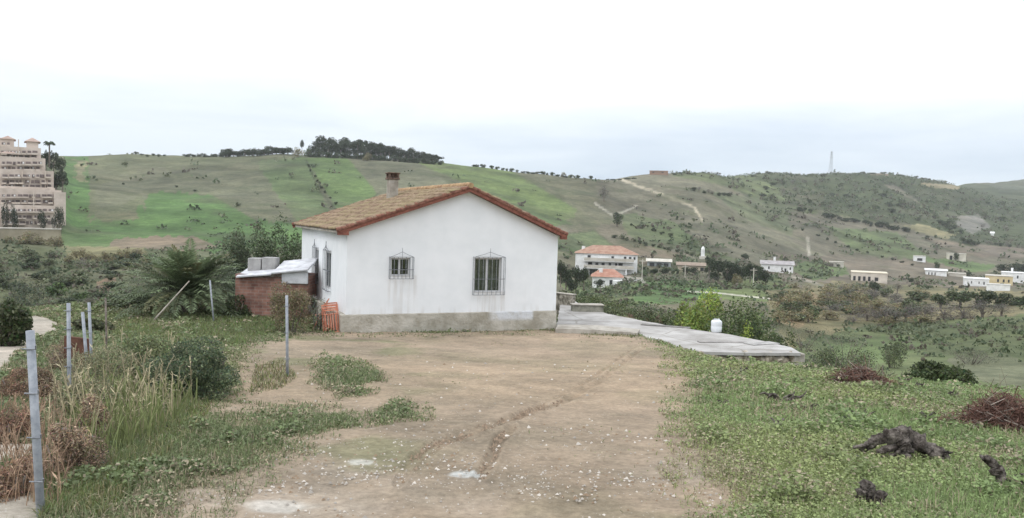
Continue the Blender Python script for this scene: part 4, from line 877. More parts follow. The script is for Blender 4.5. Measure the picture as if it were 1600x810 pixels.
# stepped holiday apartments at the left edge
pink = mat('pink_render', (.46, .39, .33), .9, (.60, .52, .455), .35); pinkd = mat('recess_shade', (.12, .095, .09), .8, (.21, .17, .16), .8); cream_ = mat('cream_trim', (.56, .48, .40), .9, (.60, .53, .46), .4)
A0 = np.array(at(20, 352, 196)); AZ = math.atan2(A0[0], A0[1]); AN = np.array([math.sin(AZ), math.cos(AZ), 0]); AR = np.array([math.cos(AZ), -math.sin(AZ), 0]); DK = 1/math.cos(AZ)
ap = empty('apartment_complex', A0, -AZ); tag(ap, 'tall stepped pinkish apartment complex with many balconies at the left edge', 'apartment complex')
def al(px_, py_, Y):      # local point of the complex on the facade plane at this depth
    d = ray(px_, py_); P = CAM+d*(Y*DK/(d@AN)); q = P-A0; return np.array([q@AR, q@AN, q[2]])
def abox(px0, px1, pt, pb, Y, dep, nm, m, parent=None):
    a = al(px0, pb, Y); b = al(px1, pt, Y); z0 = min(a[2], al(px1, pb, Y)[2])
    return MB().box(((a[0]+b[0])/2, a[1]+dep/2, (z0+b[2])/2), (b[0]-a[0], dep, b[2]-z0)).build(nm, m, parent or ap)
def hiproof(px0, px1, pe, pt, Y, dep):
    a = al(px0, pe, Y); b = al(px1, pe, Y); z = a[2]; zt = al(px0, pt, Y)[2]; x0, x1 = a[0]-.4, b[0]+.4; y0 = a[1]-.4; y1 = a[1]+dep+.4; cx = (x0+x1)/2
    MB().faces([(x0, y0, z), (x1, y0, z), (x1, y1, z), (x0, y1, z), (cx, (y0+y1)/2, zt)], [(3, 2, 1, 0), (0, 1, 4), (1, 2, 4), (2, 3, 4), (3, 0, 4)]).build('roof', mat('pink_tiles', (.33, .24, .20), .9, (.42, .32, .27), .5), ap)
vols = [(-60, 22, 217, 352, 203, 14), (42, 60, 221, 350, 201, 8), (-60, 64, 232, 352, 199.5, 14), (-60, 71, 248, 352, 198, 12), (-60, 84, 268, 352, 196.5, 12), (-60, 86, 294, 352, 195, 12), (-60, 96, 298, 356, 193.5, 10), (84, 103, 301, 352, 192.5, 8), (-60, 88, 322, 358, 191.5, 8)]
for (x0, x1, t_, b_2, Y, dp) in vols: abox(x0, x1, t_, b_2, Y, dp, 'wall', pink)
hiproof(2, 22, 217, 210, 203, 7); hiproof(41, 61, 221, 213, 201, 7); hiproof(2, 26, 240, 232, 198.5, 5)
floors = [(203, 2, 22, (223,), 6), (199.5, 2, 62, (236, 243), 9), (198, 2, 69, (253, 261), 9), (196.5, 2, 82, (273, 282, 289), 10), (195, 2, 84, (297,), 9), (193.5, 2, 94, (304, 313), 10), (191.5, 2, 86, (327, 337, 346), 11)]
for (Y, x0, x1, ys, stp) in floors:
    for yy in ys:
        x = x0+random.random()*2
        while x < x1-6:
            w_ = random.choice((4, 5.5, 7, 8)); 
            if x+w_ < x1: 
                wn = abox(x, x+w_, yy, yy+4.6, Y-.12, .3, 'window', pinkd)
                if random.random() < .75: abox(x-.8, x+w_+.8, yy+3.6, yy+5.6, Y-1.3, 1.2, 'balcony', random.choice((cream_, pink)))
                if random.random() < .35: abox(x+w_*.5, x+w_*.9, yy+.5, yy+3, Y-.2, .1, 'sash', M['white_far'], None)
            x += w_+random.choice((1.2, 2, 3))
for (px_, t_, b_2, Y) in ((28, 218, 268, 199.2), (70, 268, 298, 196.3), (34, 268, 330, 196.3), (52, 300, 352, 191.3)): abox(px_, px_+1.6, t_, b_2, Y, .5, 'pillar', cream_)
rw = far_house('retaining_wall', 'tan retaining wall below the apartment complex', -40, 96, 382, 24, 182, 3, [], 'flat', wm=mat('tan_wall', (.25, .22, .155), .95, (.36, .32, .235), .3), rm_=M['pale_roof'], cat='retaining wall')

# ------------------------------------------------------------------ trees and bushes far off: prototypes, then copies
def proto(kind, n, base, alt=None, asp=.6, leaf=.10, lobes=12, rz=.5, zc=.55, trunk=.035, lr=.45, fill=.4, amt=.28):
    """unit plant: about 1 m tall and 1 m wide; scaled in place"""
    o = empty(kind, (0, 0, 0)); P, ids = crown(n, .5/(.8+lr*.8)*1.05, .5/(.8+lr*.8)*1.05, rz/(.8+lr*.8)*1.1, zc, lobes, lr, fill, zmin=.02)
    C = vary(n, base, amt, alt, .3); C = np.clip(C*rng.uniform(.7, 1.35, lobes)[ids][:, None], .008, .9); leaves(P, leaf*rng.uniform(.6, 1.5, n), C, 'crown', o, asp)
    mb = MB(); mb.tube([(0, 0, -.25), (.01, 0, zc*.5), (0, .01, zc)], [trunk*1.3, trunk, trunk*.6], 6)
    for i in range(3): a = i*2.1; mb.tube([(0, 0, zc*.45), (math.cos(a)*.14, math.sin(a)*.14, zc*.85), (math.cos(a)*.25, math.sin(a)*.25, zc*1.15)], [trunk*.6, trunk*.4, trunk*.15], 4)
    mb.build('trunk', M['bark'], o); return o
G_D = (.042, .056, .030); G_M = (.075, .100, .045); G_G = (.125, .14, .08); G_B = (.105, .090, .068); G_T = (.225, .195, .11); G_Y = (.13, .165, .04)
KINDS = {
 'pine_tree': [proto('pine_tree', 900, G_D, (.05, .062, .035), zc=.66, rz=.34, leaf=.075, trunk=.022, lobes=10) for _ in range(3)],
 'round_tree': [proto('round_tree', 1300, G_M, G_D, leaf=.07) for _ in range(3)],
 'dark_tree': [proto('dark_tree', 1300, G_D, (.045, .062, .03), leaf=.07) for _ in range(3)],
 'bush': [proto('bush', 700, G_D, G_M, zc=.42, rz=.55, leaf=.10) for _ in range(3)],
 'olive_bush': [proto('olive_bush', 800, G_G, G_M, zc=.42, rz=.55, leaf=.09) for _ in range(3)],
 'bare_bush': [proto('bare_bush', 1100, (.15, .135, .12), (.12, .11, .085), zc=.45, rz=.55, leaf=.085, asp=.13) for _ in range(3)],
 'tan_bush': [proto('tan_bush', 1000, G_T, (.16, .16, .085), zc=.45, rz=.55, leaf=.09, asp=.3) for _ in range(3)],
 'cypress': [proto('cypress', 1300, G_D, (.03, .045, .03), zc=.5, rz=.62, leaf=.06, lobes=9, trunk=.03) for _ in range(2)],
 'green_bush': [proto('green_bush', 900, (.07, .11, .035), G_M, zc=.42, rz=.55, leaf=.09) for _ in range(2)],
}
_used = set()
def put(kind, px_, pb, wpx, hpx, label, cat=None, group=None, Y=None, sink=.0):
    P = gp(px_, pb, 20) if Y is None else at(px_, pb, Y); Y_ = P[1]; src = random.choice(KINDS[kind]); W_ = wpx*Y_/F_PX; H = hpx*Y_/F_PX
    key = src.name
    if key in _used: o = copy_thing(src)
    else: o = src; _used.add(key)
    z = P[2] if Y is None else min(P[2], gz(P[0], P[1])+99)
    o.location = (P[0], P[1], z-H*sink); o.rotation_euler = (0, 0, random.random()*6.28); o.scale = (W_, W_, H)
    o['label'] = label; o['category'] = cat or kind.replace('_', ' ').replace('dark ', '').replace('round ', '').replace('bare ', '').replace('tan ', '').replace('olive ', '').replace('green ', '')
    if group: o['group'] = group
    elif 'group' in o: del o['group']
    return o
def row(kind, pts, n, w_, h_, label, group, jit=2, cat=None, sink=0, Y=None):
    L = [0]
    for a, b in zip(pts[:-1], pts[1:]): L.append(L[-1]+math.hypot(b[0]-a[0], b[1]-a[1]))
    for i in range(n):
        s = L[-1]*(i+random.uniform(.2, .8))/n; k = max(j for j in range(len(pts)-1) if L[j] <= s); f = (s-L[k])/(L[k+1]-L[k])
        x = pts[k][0]+(pts[k+1][0]-pts[k][0])*f; y = pts[k][1]+(pts[k+1][1]-pts[k][1])*f
        kd = random.choice(kind) if isinstance(kind, tuple) else kind
        put(kd, x+random.uniform(-jit, jit), y+random.uniform(-jit, jit)*.5, w_*random.uniform(.7, 1.3), h_*random.uniform(.75, 1.25), label, cat or 'bush', group, Y, sink)
def skyY(px_): return float(np.interp(px_, [-250, 330, 450, 560, 680, 800, 930, 1000, 1100, 1200, 1300, 1380, 1450, 1500], [450, 460, 470, 480, 480, 480, 490, 530, 580, 740, 800, 830, 860, 880]))
def onsky(kind, px_, wpx, hpx, label, cat, group=None, back=0, lift=0):
    Y = skyY(px_)-6+back; P = gY(px_, Y); src = random.choice(KINDS[kind]); key = src.name
    if key in _used: o = copy_thing(src)
    else: o = src; _used.add(key)
    W_ = wpx*Y/F_PX; H = hpx*Y/F_PX; o.location = (P[0], P[1], P[2]-.3+lift); o.rotation_euler = (0, 0, random.random()*6.28); o.scale = (W_, W_, H); o['label'] = label; o['category'] = cat
    if group: o['group'] = group
    elif 'group' in o: del o['group']
# pine wood on the left hill
for px_, top in [(490, 22), (497, 30), (504, 32), (511, 31), (517, 27), (524, 25), (530, 27), (537, 29), (544, 27), (551, 24), (556, 29), (563, 27), (570, 25), (577, 27), (584, 26), (592, 27), (599, 25), (606, 24), (613, 22), (622, 21), (630, 20), (637, 22), (644, 21), (652, 18), (659, 18), (666, 16), (673, 15), (679, 12)]:
    onsky('pine_tree', px_, random.uniform(17, 26), top*1.02, 'dark pine in the wood crowning the left hill', 'pine tree', 'pines of the hilltop wood', random.uniform(-12, 6))
for px_ in range(488, 680, 7): onsky('dark_tree', px_, 15, random.uniform(14, 19)*(1 if px_ < 620 else .7), 'lower dark tree filling the hilltop pine wood', 'tree', 'lower trees of the hilltop wood', random.uniform(-8, 8))
for px_ in range(484, 690, 8): onsky('bush', px_, 13, random.uniform(9, 13), 'dark undergrowth bush along the edge of the hilltop pine wood', 'bush', 'undergrowth of the hilltop wood', -16)
for i, px_ in enumerate(list(range(212, 262, 9))+list(range(288, 352, 7))+list(range(352, 452, 6))):
    hh = 5 if px_ < 285 else (7 if px_ < 345 else 13); onsky('bush' if hh < 9 else 'dark_tree', px_, hh*1.6, hh*random.uniform(.7, 1.2), 'dark hedge bush on the skyline left of the pine wood', 'bush', 'skyline hedge left of the pine wood', random.uniform(-6, 2))
onsky('tan_bush', 464, 22, 17, 'tan leafless tree at the left end of the pine wood', 'tree', None, -20)
onsky('tan_bush', 571, 18, 15, 'tan leafless tree in front of the pine wood', 'tree', None, -30)
onsky('green_bush', 480, 16, 16, 'green tree between the tan tree and the pine wood', 'tree', None, -8)
onsky('pine_tree', 470, 7, 27, 'slender single tree standing above the skyline left of the pine wood', 'tree')
for px_ in (738, 743, 752, 766, 775, 783, 790, 798, 806, 815, 822, 830, 838, 846, 853, 861, 868, 882, 889, 901, 921): onsky('bush', px_, random.uniform(6, 12), random.uniform(4.5, 8), 'small dark bush on the ridge behind the house roof', 'bush', 'bushes along the middle ridge', random.uniform(-4, 2))
onsky('tan_bush', 878, 15, 10, 'pale leafless tree among the ridge bushes', 'tree')
for px_ in (948, 956, 966, 978, 988, 1051, 1060, 1150, 1172, 1196, 1230, 1262, 1282, 1345, 1360, 1376, 1402, 1428, 1440, 1448): onsky('bush', px_, random.uniform(7, 14), random.uniform(3, 5.5), 'low scrub bush on the skyline of the right hill', 'bush', 'skyline scrub of the right hill', random.uniform(-8, 2))
# single trees on the slopes
put('bare_bush', 943, 316, 24, 27, 'large grey leafless tree above the white-walled plot', 'tree')
put('round_tree', 964, 355, 23, 21, 'round dark green tree at the lower corner of the walled plot')
put('bush', 1448, 375, 9, 8, 'small round bush in the upper field right of the hedge row')
put('bare_bush', 1463, 394, 10, 12, 'greyish bush on the dark field above the tiny hut', 'bush')
put('round_tree', 1493, 408, 12, 12, 'round bush in front of the cream block house', 'bush'); put('green_bush', 1463, 419, 13, 12, 'green bush between the tiny hut and the plastic greenhouse')
row(('bush', 'dark_tree'), [(1289, 341), (1340, 350), (1380, 358), (1422, 364)], 16, 15, 9, 'dark bush of the long hedge across the right slope', 'hedge bushes across the right slope')
row('bush', [(1243, 331), (1270, 334)], 3, 11, 8, 'small dark bush left of the long hedge', 'bushes left of the long hedge')
row(('bush', 'bare_bush'), [(1082, 298), (1120, 306), (1155, 308)], 10, 11, 7, 'dark bush in the scrub line across the middle hill', 'scrub line across the middle hill')
row(('bush', 'dark_tree'), [(1465, 350), (1490, 362), (1500, 366)], 5, 12, 9, 'bush on the terrace left of the lone white hut', 'bushes by the upper terrace')
row('bush', [(1500, 380), (1528, 384)], 4, 12, 9, 'dark green bush in the short row above the cluster', 'short bush row on the upper right slope')
row(('bush', 'bare_bush'), [(1538, 382), (1600, 390)], 8, 10, 7, 'bush in the row at the far right slope', 'bush row on the far right slope')
row('bush', [(478, 258), (490, 275), (500, 290), (512, 306), (526, 322)], 8, 6, 5, 'small bush in the field boundary behind the roof', 'boundary bushes on the left hill')
row(('bush', 'olive_bush'), [(988, 352), (1025, 362), (1055, 372)], 16, 6, 4.5, 'small dark bush dotted over the bright green orchard patch', 'orchard bushes below the track', 5)
row(('bush', 'olive_bush'), [(960, 372), (1010, 384), (1060, 396), (1088, 402)], 14, 10, 6, 'bush in the hedge above the bare brown field', 'hedge above the brown field')
row('bush', [(1230, 352), (1290, 375), (1340, 392), (1400, 410), (1440, 418)], 12, 7, 5, 'bush along the field edge running down to the farm', 'field-edge bushes on the right slope')
row(('bush', 'olive_bush', 'bare_bush'), [(1150, 300), (1300, 315), (1450, 340), (1590, 350)], 28, 13, 7, 'dark scrub bush on the upper right hillside', 'scrub bushes of the upper right hillside', 22)
row(('bush', 'olive_bush', 'bare_bush'), [(1200, 285), (1330, 292), (1420, 320), (1590, 325)], 24, 11, 6, 'dark scrub bush high on the right hillside', 'scrub bushes near the right ridge', 14)
row('bush', [(130, 260), (250, 290), (350, 320), (440, 335)], 6, 7, 4, 'small bush on the grey-green slope of the left hill', 'slope bushes of the left hill', 30)
# valley trees
for px_, pb, w_, h_ in [(884, 452, 26, 42), (900, 450, 24, 38), (912, 446, 20, 32), (890, 462, 24, 30), (876, 440, 16, 36)]: put('dark_tree', px_, pb, w_, h_, 'dark tree beside the house corner, left of the three-storey house', 'tree', 'dark trees left of the three-storey house', Y=150)
for px_, pb, w_, h_, k in [(938, 450, 22, 15, 'dark_tree'), (970, 452, 13, 13, 'dark_tree'), (985, 451, 16, 10, 'bare_bush'), (1000, 450, 16, 9, 'bush')]: put(k, px_, pb, w_, h_, 'bush in the garden in front of the orange-roofed villa', 'bush', 'garden bushes of the villa', Y=200)
for px_, pb, w_, h_ in [(1008, 427, 16, 12), (1022, 430, 20, 12), (1040, 430, 20, 12), (1055, 432, 18, 13), (1072, 430, 20, 14), (1086, 430, 18, 13)]: put('dark_tree', px_, pb, w_, h_, 'low dark tree of the row below the greenhouse', 'tree', 'tree row below the greenhouse', Y=240)
for px_, pb, w_, h_ in [(1108, 430, 26, 30), (1122, 434, 26, 32), (1136, 436, 26, 30), (1148, 438, 24, 32), (1160, 440, 26, 30), (1172, 440, 22, 34), (1184, 444, 22, 30), (1196, 448, 20, 28), (1115, 442, 20, 20), (1143, 444, 24, 20)]: put('dark_tree', px_, pb, w_, h_, 'tall dark tree of the grove in the valley', 'tree', 'dark grove in the valley', Y=205)
put('dark_tree', 1163, 409, 19, 13, 'round dark tree on the slope above the grove', 'tree')
put('bare_bush', 1110, 449, 24, 22, 'grey leafless tree at the left foot of the dark grove', 'tree', Y=180); put('tan_bush', 1152, 446, 22, 22, 'tan leafless tree in front of the dark grove', 'tree', Y=185)
for px_, pb, w_, h_, k in [(1255, 462, 30, 20, 'bare_bush'), (1240, 455, 24, 14, 'tan_bush'), (1290, 460, 36, 18, 'tan_bush'), (1320, 462, 36, 24, 'bare_bush'), (1345, 462, 30, 22, 'bare_bush'), (1365, 460, 24, 24, 'dark_tree'), (1380, 462, 30, 20, 'bare_bush'), (1402, 456, 24, 14, 'bare_bush'), (1423, 444, 13, 11, 'dark_tree'), (1458, 449, 22, 6, 'bush'), (1513, 432, 10, 9, 'bush')]: put(k, px_, pb, w_, h_, 'bush in the mixed belt below the valley farmhouses', 'bush', 'bush belt below the valley farmhouses', Y=190 if pb > 450 else 300)
for i in range(60):
    px_ = random.uniform(1215, 1445); pb = random.uniform(464, 508); kd_ = random.choice(('tan_bush', 'bare_bush', 'olive_bush', 'tan_bush')); put(kd_, px_, pb, random.uniform(28, 56), random.uniform(15, 27), {'tan_bush': 'tan bush', 'bare_bush': 'grey leafless bush', 'olive_bush': 'olive green bush'}[kd_]+' in the thicket beyond the terrace', 'bush', 'tangled bushes on the valley floor')
put('green_bush', 1268, 500, 30, 22, 'yellowish green bush among the tan thicket beyond the terrace', 'bush')
for px_, pb, w_, h_ in [(1355, 502, 50, 26), (1385, 504, 60, 32), (1415, 503, 60, 30), (1445, 502, 55, 30), (1475, 500, 60, 34), (1505, 498, 60, 32), (1535, 496, 55, 30), (1565, 494, 44, 22)]: put('bare_bush', px_, pb, w_, h_, 'grey-purple leafless thicket along the top of the grassy rise', 'bush', 'grey thicket along the grassy rise')
for px_, pb, w_, h_ in [(1470, 478, 44, 20), (1500, 478, 52, 24), (1530, 480, 60, 26), (1560, 480, 50, 22), (1590, 484, 46, 22), (1612, 484, 46, 24)]: put('round_tree', px_, pb, w_, h_, 'broad green tree behind the grey thicket', 'tree', 'green trees behind the grey thicket', Y=135)
for px_, pb, w_, h_ in [(1568, 428, 26, 16), (1584, 432, 30, 22), (1602, 434, 34, 28)]: put('dark_tree', px_, pb, w_, h_, 'dark tree behind the white cluster at the right edge', 'tree', 'dark trees at the right edge', Y=380)
put('bush', 1575, 456, 11, 9, 'dark bush at the foot of the white garden wall', 'bush', Y=318)
# left side: trees at the apartments
for px_, pb, w_, h_ in [(8, 358, 14, 44), (20, 360, 16, 40), (64, 358, 18, 30), (92, 358, 20, 40), (84, 358, 10, 22)]: put('cypress', px_, pb, w_, h_, 'dark cypress in front of the apartment complex', 'cypress', 'cypresses in front of the apartments', Y=186)
for px_, pb, w_, h_, Y in [(72, 268, 14, 36, 215), (84, 268, 20, 32, 215), (94, 272, 16, 26, 215), (88, 300, 26, 34, 205), (98, 296, 18, 30, 205), (78, 300, 20, 26, 205)]: put('dark_tree', px_, pb, w_, h_, 'dark tree growing behind the right side of the apartments', 'tree', 'dark trees behind the apartments', Y=Y)
for px_, pb, w_, h_ in [(40, 386, 44, 26), (62, 386, 34, 18), (85, 386, 30, 22), (15, 384, 30, 16)]: put('tan_bush', px_, pb, w_, h_, 'tan brown bush at the foot of the retaining wall', 'bush', 'tan bushes below the retaining wall', Y=176)
for i in range(12): put('tan_bush', 108+i*11, 408+random.uniform(-4, 5), 22, random.uniform(12, 22), 'brown reedy bush along the foot of the green field', 'bush', 'brown reed belt below the green field')
for i in range(46):
    px_ = random.uniform(-10, 235); pb = random.uniform(400, 482); kd_ = random.choice(('bush', 'olive_bush', 'bush', 'olive_bush', 'bare_bush')); put(kd_, px_, pb, random.uniform(20, 44), random.uniform(10, 20), {'bush': 'dark green bush', 'bare_bush': 'brown leafless bush', 'olive_bush': 'grey-green bush'}[kd_]+' on the scrub slope below the apartments', 'bush', 'scrub on the slope below the apartments')
put('green_bush', 90, 462, 46, 22, 'rounded bright green bush on the lower scrub slope'); put('green_bush', 130, 470, 40, 16, 'second green bush lower on the scrub slope, nearer the palm')
# palm on the skyline next to the apartments
pp = empty('tall_palm', at(77, 250, 214)); tag(pp, 'tall thin palm rising above the apartments against the sky', 'palm'); Hh = 25*214/F_PX; MB().tube([(0, 0, -2), (.05, 0, Hh*.5), (0, 0, Hh)], [.28, .2, .18], 7).build('trunk', M['bark'], pp)
mb = MB()
for i in range(26):
    a = i*2.4; e_ = random.uniform(-.3, 1.0); L_ = 1.5; pts = [(0, 0, Hh), (math.cos(a)*L_*.55, math.sin(a)*L_*.55, Hh+L_*.45*e_), (math.cos(a)*L_, math.sin(a)*L_, Hh+L_*.45*e_-.5)]
    mb.tube(pts, [.12, .20, .03], 3)
mb.build('fronds', mat('palm_far', (.035, .05, .025), .8, (.06, .08, .04), 3), pp)
for kd in list(KINDS.values()):
    for o in kd:
        if o.name not in _used:
            for ch in list(o.children): bpy.data.objects.remove(ch)
            bpy.data.objects.remove(o)

# ------------------------------------------------------------------ hillside scrub too small to count
def hillside_scrub():
    N = 46000; px_ = rng.uniform(-60, 1660, N); Y = np.exp(rng.uniform(math.log(55), math.log(900), N)); x = (px_-800)/F_PX*Y*1.0; z = zg(x, Y)
    u, v = to_px(x, Y, z); C, d, _, _ = landcover(x, Y, z); lum = C.mean(1)
    prob = np.clip((.115-lum)*8, .012, .6)*np.where((px_ > 90) & (px_ < 1000) & (v < 385), .12, np.where((px_ > 1130) & (v < 345), 2.2, 1))*np.where((C[:, 1] > .14) & (C[:, 1] > C[:, 0]*1.35), .05, 1); k = rng.random(N) < prob; x, Y, z = x[k], Y[k], z[k]; n = len(x)
    s = rng.uniform(.5, 1.6, n)*np.clip(Y/160, .45, 2.2); m = 9
    P = np.repeat(np.stack([x, Y, z], -1), m, 0)+rng.normal(size=(n*m, 3))*np.repeat(s, m)[:, None]*np.array([.42, .42, .22])+np.repeat(s, m)[:, None]*np.array([0, 0, .25])
    base = np.where(rng.random(n)[:, None] < .6, np.array(G_D)*1.9, np.array(G_G)); base = np.where(rng.random(n)[:, None] < .2, np.array(G_B), base)
    Cc = np.repeat(base, m, 0)*rng.uniform(.6, 1.5, (n*m, 1)); o = leaves(P, np.repeat(s, m)*.6, Cc, 'hillside_scrub', None, .7); tag(o, 'low dark scrub scattered over the hillsides', 'scrub', kind='stuff'); print('scrub', n)
hillside_scrub()
# ------------------------------------------------------------------ bushes and trees round the yard
def bush_px(name, label, px_, pt, wpx, Y, base, alt=None, n=4000, leaf=.07, pb=None, cat='bush', group=None, k=.3, lobes=16, lr=.42, sink=.1, **kw):
    if pb is not None and Y is None: P = gp(px_, pb); Y = P[1]
    g = gY(px_, Y); zt = at(px_, pt, Y)[2]; H = max(zt-g[2], .3); rx = wpx*Y/F_PX/2/.98; rz = H*.56/1.06
    return plant(name, label, cat, (g[0], g[1], g[2]-sink), rx, rz, n, leaf, base, alt, k, lobes, ry=rx*kw.pop('deep', 1.0), zc=H*.48, group=group, lr=lr, **kw)
# shrubs behind the terrace
DG = (.062, .085, .035); MG = (.11, .145, .055); YG = (.40, .45, .10); GG = (.14, .165, .09)
bush_px('leafy_bush', 'large dark green bush directly behind the white jerrycan', 1150, 456, 140, 30.5, DG, MG, 12000, .11, k=.35, lobes=24)
bush_px('leafy_bush', 'tall green bush top with lighter leaves, right of the yellow one', 1168, 442, 104, 34.5, MG, (.13, .17, .045), 8000, .11, k=.3, lobes=22)
bush_px('leafy_bush', 'yellow-green bush left of the jerrycan behind the terrace', 1082, 456, 84, 31.5, (.27, .34, .09), (.15, .2, .06), 9000, .12, k=.35, lobes=14)
bush_px('leafy_bush', 'upper yellow-green bush between the two dark ones', 1106, 446, 84, 33.2, (.31, .38, .09), (.17, .22, .06), 7000, .12, k=.4, lobes=12)
bush_px('leafy_bush', 'dark bush at the right end of the clump sloping down to the terrace corner', 1187, 470, 70, 29.6, DG, MG, 5200, .10, k=.3)
bush_px('leafy_bush', 'small yellow leafy bush growing out of the dark clump', 1161, 470, 46, 29.0, (.30, .36, .07), (.18, .24, .05), 1500, .09, k=.3, lobes=6, stems=3)
bush_px('leafy_bush', 'low dark bush by the right corner of the terrace', 1216, 500, 60, 27.0, DG, (.09, .11, .04), 3600, .085)
bush_px('leafy_bush', 'small olive bush just beyond the stone wall end', 1240, 520, 46, 26.5, (.07, .085, .035), MG, 2200, .08)
for i, (px_, pt, w_, Y, b_, lab) in enumerate([(905, 452, 60, 41, (.075, .10, .04), 'light green bush behind the low wall nearest the house'), (938, 448, 66, 44, MG, 'mid green bush behind the mossy wall stub'), (960, 458, 60, 38, GG, 'grey-green bush behind the left part of the terrace'), (990, 460, 70, 39, MG, 'green bush in the middle of the belt behind the terrace'), (1022, 466, 64, 37, GG, 'grey-green bush right of the reddish dead one'), (1048, 464, 56, 36, MG, 'green bush next to the yellow-green one behind the terrace'), (1060, 486, 50, 33, DG, 'low dark bush under the yellow-green bush'), (922, 470, 50, 38, DG, 'low dark bush right behind the mossy wall')]):
    bush_px('leafy_bush', lab, px_, pt+6, w_*1.4, Y, tuple(c_*.8 for c_ in b_), (.13, .15, .07), 6000, .10, lobes=20)
bush_px('dead_bush', 'reddish brown dead bush in the belt behind the terrace', 990, 475, 44, 34.5, (.20, .115, .085), (.12, .09, .07), 2600, .12, asp=.14, cat='dead bush', lobes=10)
bush_px('dead_bush', 'small brown leafless bush left of the jerrycan bushes', 1028, 482, 40, 34, (.17, .12, .085), (.12, .09, .07), 2000, .12, asp=.14, cat='dead bush', lobes=10)
# gully on the right
for px_, pt, w_, Y, b_, lab, dead in [(1275, 525, 70, 36, (.17, .165, .13), 'grey twiggy bush beyond the stone wall end', 1), (1300, 555, 80, 27, (.13, .115, .09), 'grey-brown bramble just behind the brush pile', 1), (1245, 545, 50, 27, DG, 'dark low bush beside the concrete pier', 0), (1350, 550, 90, 30, (.135, .12, .10), 'wide grey bramble beyond the crest of the field', 1), (1400, 565, 70, 25, (.12, .11, .085), 'grey bramble left of the dark humped bush', 1), (1310, 530, 60, 46, (.085, .10, .055), 'grey-green bush at the bottom of the gully', 0), (1370, 540, 80, 42, (.09, .10, .06), 'olive bush in the gully under the grassy rise', 0), (1240, 560, 40, 25, (.10, .085, .06), 'small brown bush at the foot of the concrete pier', 1), (1290, 572, 90, 23, (.15, .13, .10), 'low grey-brown bramble between the pier and the brush pile', 1), (1440, 575, 110, 23, (.14, .12, .095), 'wide brown bramble in front of the dark humped bush', 1), (1560, 600, 110, 19, (.15, .13, .10), 'tan bramble behind the larger brush pile', 1), (1530, 540, 90, 60, (.12, .115, .09), 'grey scrub bush alone on the grassy rise', 1), (1330, 510, 120, 62, (.13, .125, .10), 'grey leafless thicket at the left end of the grassy rise', 1), (1265, 505, 90, 66, (.14, .14, .09), 'tan-grey thicket above the terrace corner', 1), (1405, 530, 50, 58, (.09, .10, .06), 'olive scrub bush on the grassy rise', 0), (1440, 590, 60, 21, (.12, .10, .08), 'brown bramble on the crest between the two brush piles', 1)]:
    bush_px('bramble' if dead else 'leafy_bush', lab, px_, pt, w_, Y, b_, (.07, .08, .045) if dead else MG, 3600, .10 if dead else .09, asp=.16 if dead else .5, cat='bramble' if dead else 'bush', lobes=14)
bush_px('leafy_bush', 'dark humped bush on the slope below the grassy rise', 1482, 562, 108, 19.5, (.045, .062, .026), (.07, .09, .035), 9000, .085, lobes=20)
# behind the shed and the palm
for px_, pt, w_, Y, b_, lab in [(432, 330, 84, 40, (.085, .115, .060), 'tall pale green tree rising above the shed next to the house'), (398, 345, 66, 42, (.095, .12, .07), 'grey-green tree behind the palm fronds'), (462, 352, 60, 38, (.05, .07, .03), 'dark green tree touching the rear corner of the house'), (365, 355, 60, 41, (.10, .125, .075), 'pale feathery bush behind the right side of the palm'), (410, 378, 80, 36, (.04, .055, .025), 'dark bush directly behind the grey blocks')]:
    bush_px('leafy_tree', lab, px_, pt, w_, Y, b_, (.13, .155, .09), 8000, .15, cat='tree', lobes=24, asp=.35, k=.25)
bush_px('olive_bush', 'brown and green bush in front of the brick shed', 455, 442, 86, 23.2, (.15, .145, .075), (.21, .16, .11), 6000, .055, lobes=16, k=.4)
bush_px('flowering_weed', 'pale grey-green weed with whitish heads against the white house wall', 500, 455, 40, 24.2, (.26, .28, .24), (.10, .12, .06), 1500, .05, cat='weed', lobes=8, asp=.3, k=.4, stems=8)
bush_px('green_bush', 'low dark bush under the left side of the palm', 215, 455, 70, 29, (.05, .065, .03), MG, 3600, .09)
bush_px('green_bush', 'small bush right of the palm trunk beside the shed', 372, 455, 46, 27.2, (.055, .075, .03), GG, 2400, .08)
for px_, pt, w_, Y, b_, lab in [(12, 455, 60, 17, (.06, .085, .035), 'leafy green bush cut off by the left edge of the picture'), (45, 430, 110, 42, (.10, .12, .085), 'grey-green willow-like bush on the left beyond the fence'), (100, 470, 70, 32, (.11, .10, .065), 'tan-green bush behind the second fence post'), (180, 470, 60, 30, (.07, .085, .04), 'olive bush left of the leaning pole'), (150, 488, 60, 22, (.09, .10, .05), 'green weedy bush behind the rusty sheet')]:
    bush_px('leafy_bush', lab, px_, pt, w_, Y, b_, (.12, .13, .075), 4500, .09, lobes=16, k=.35)

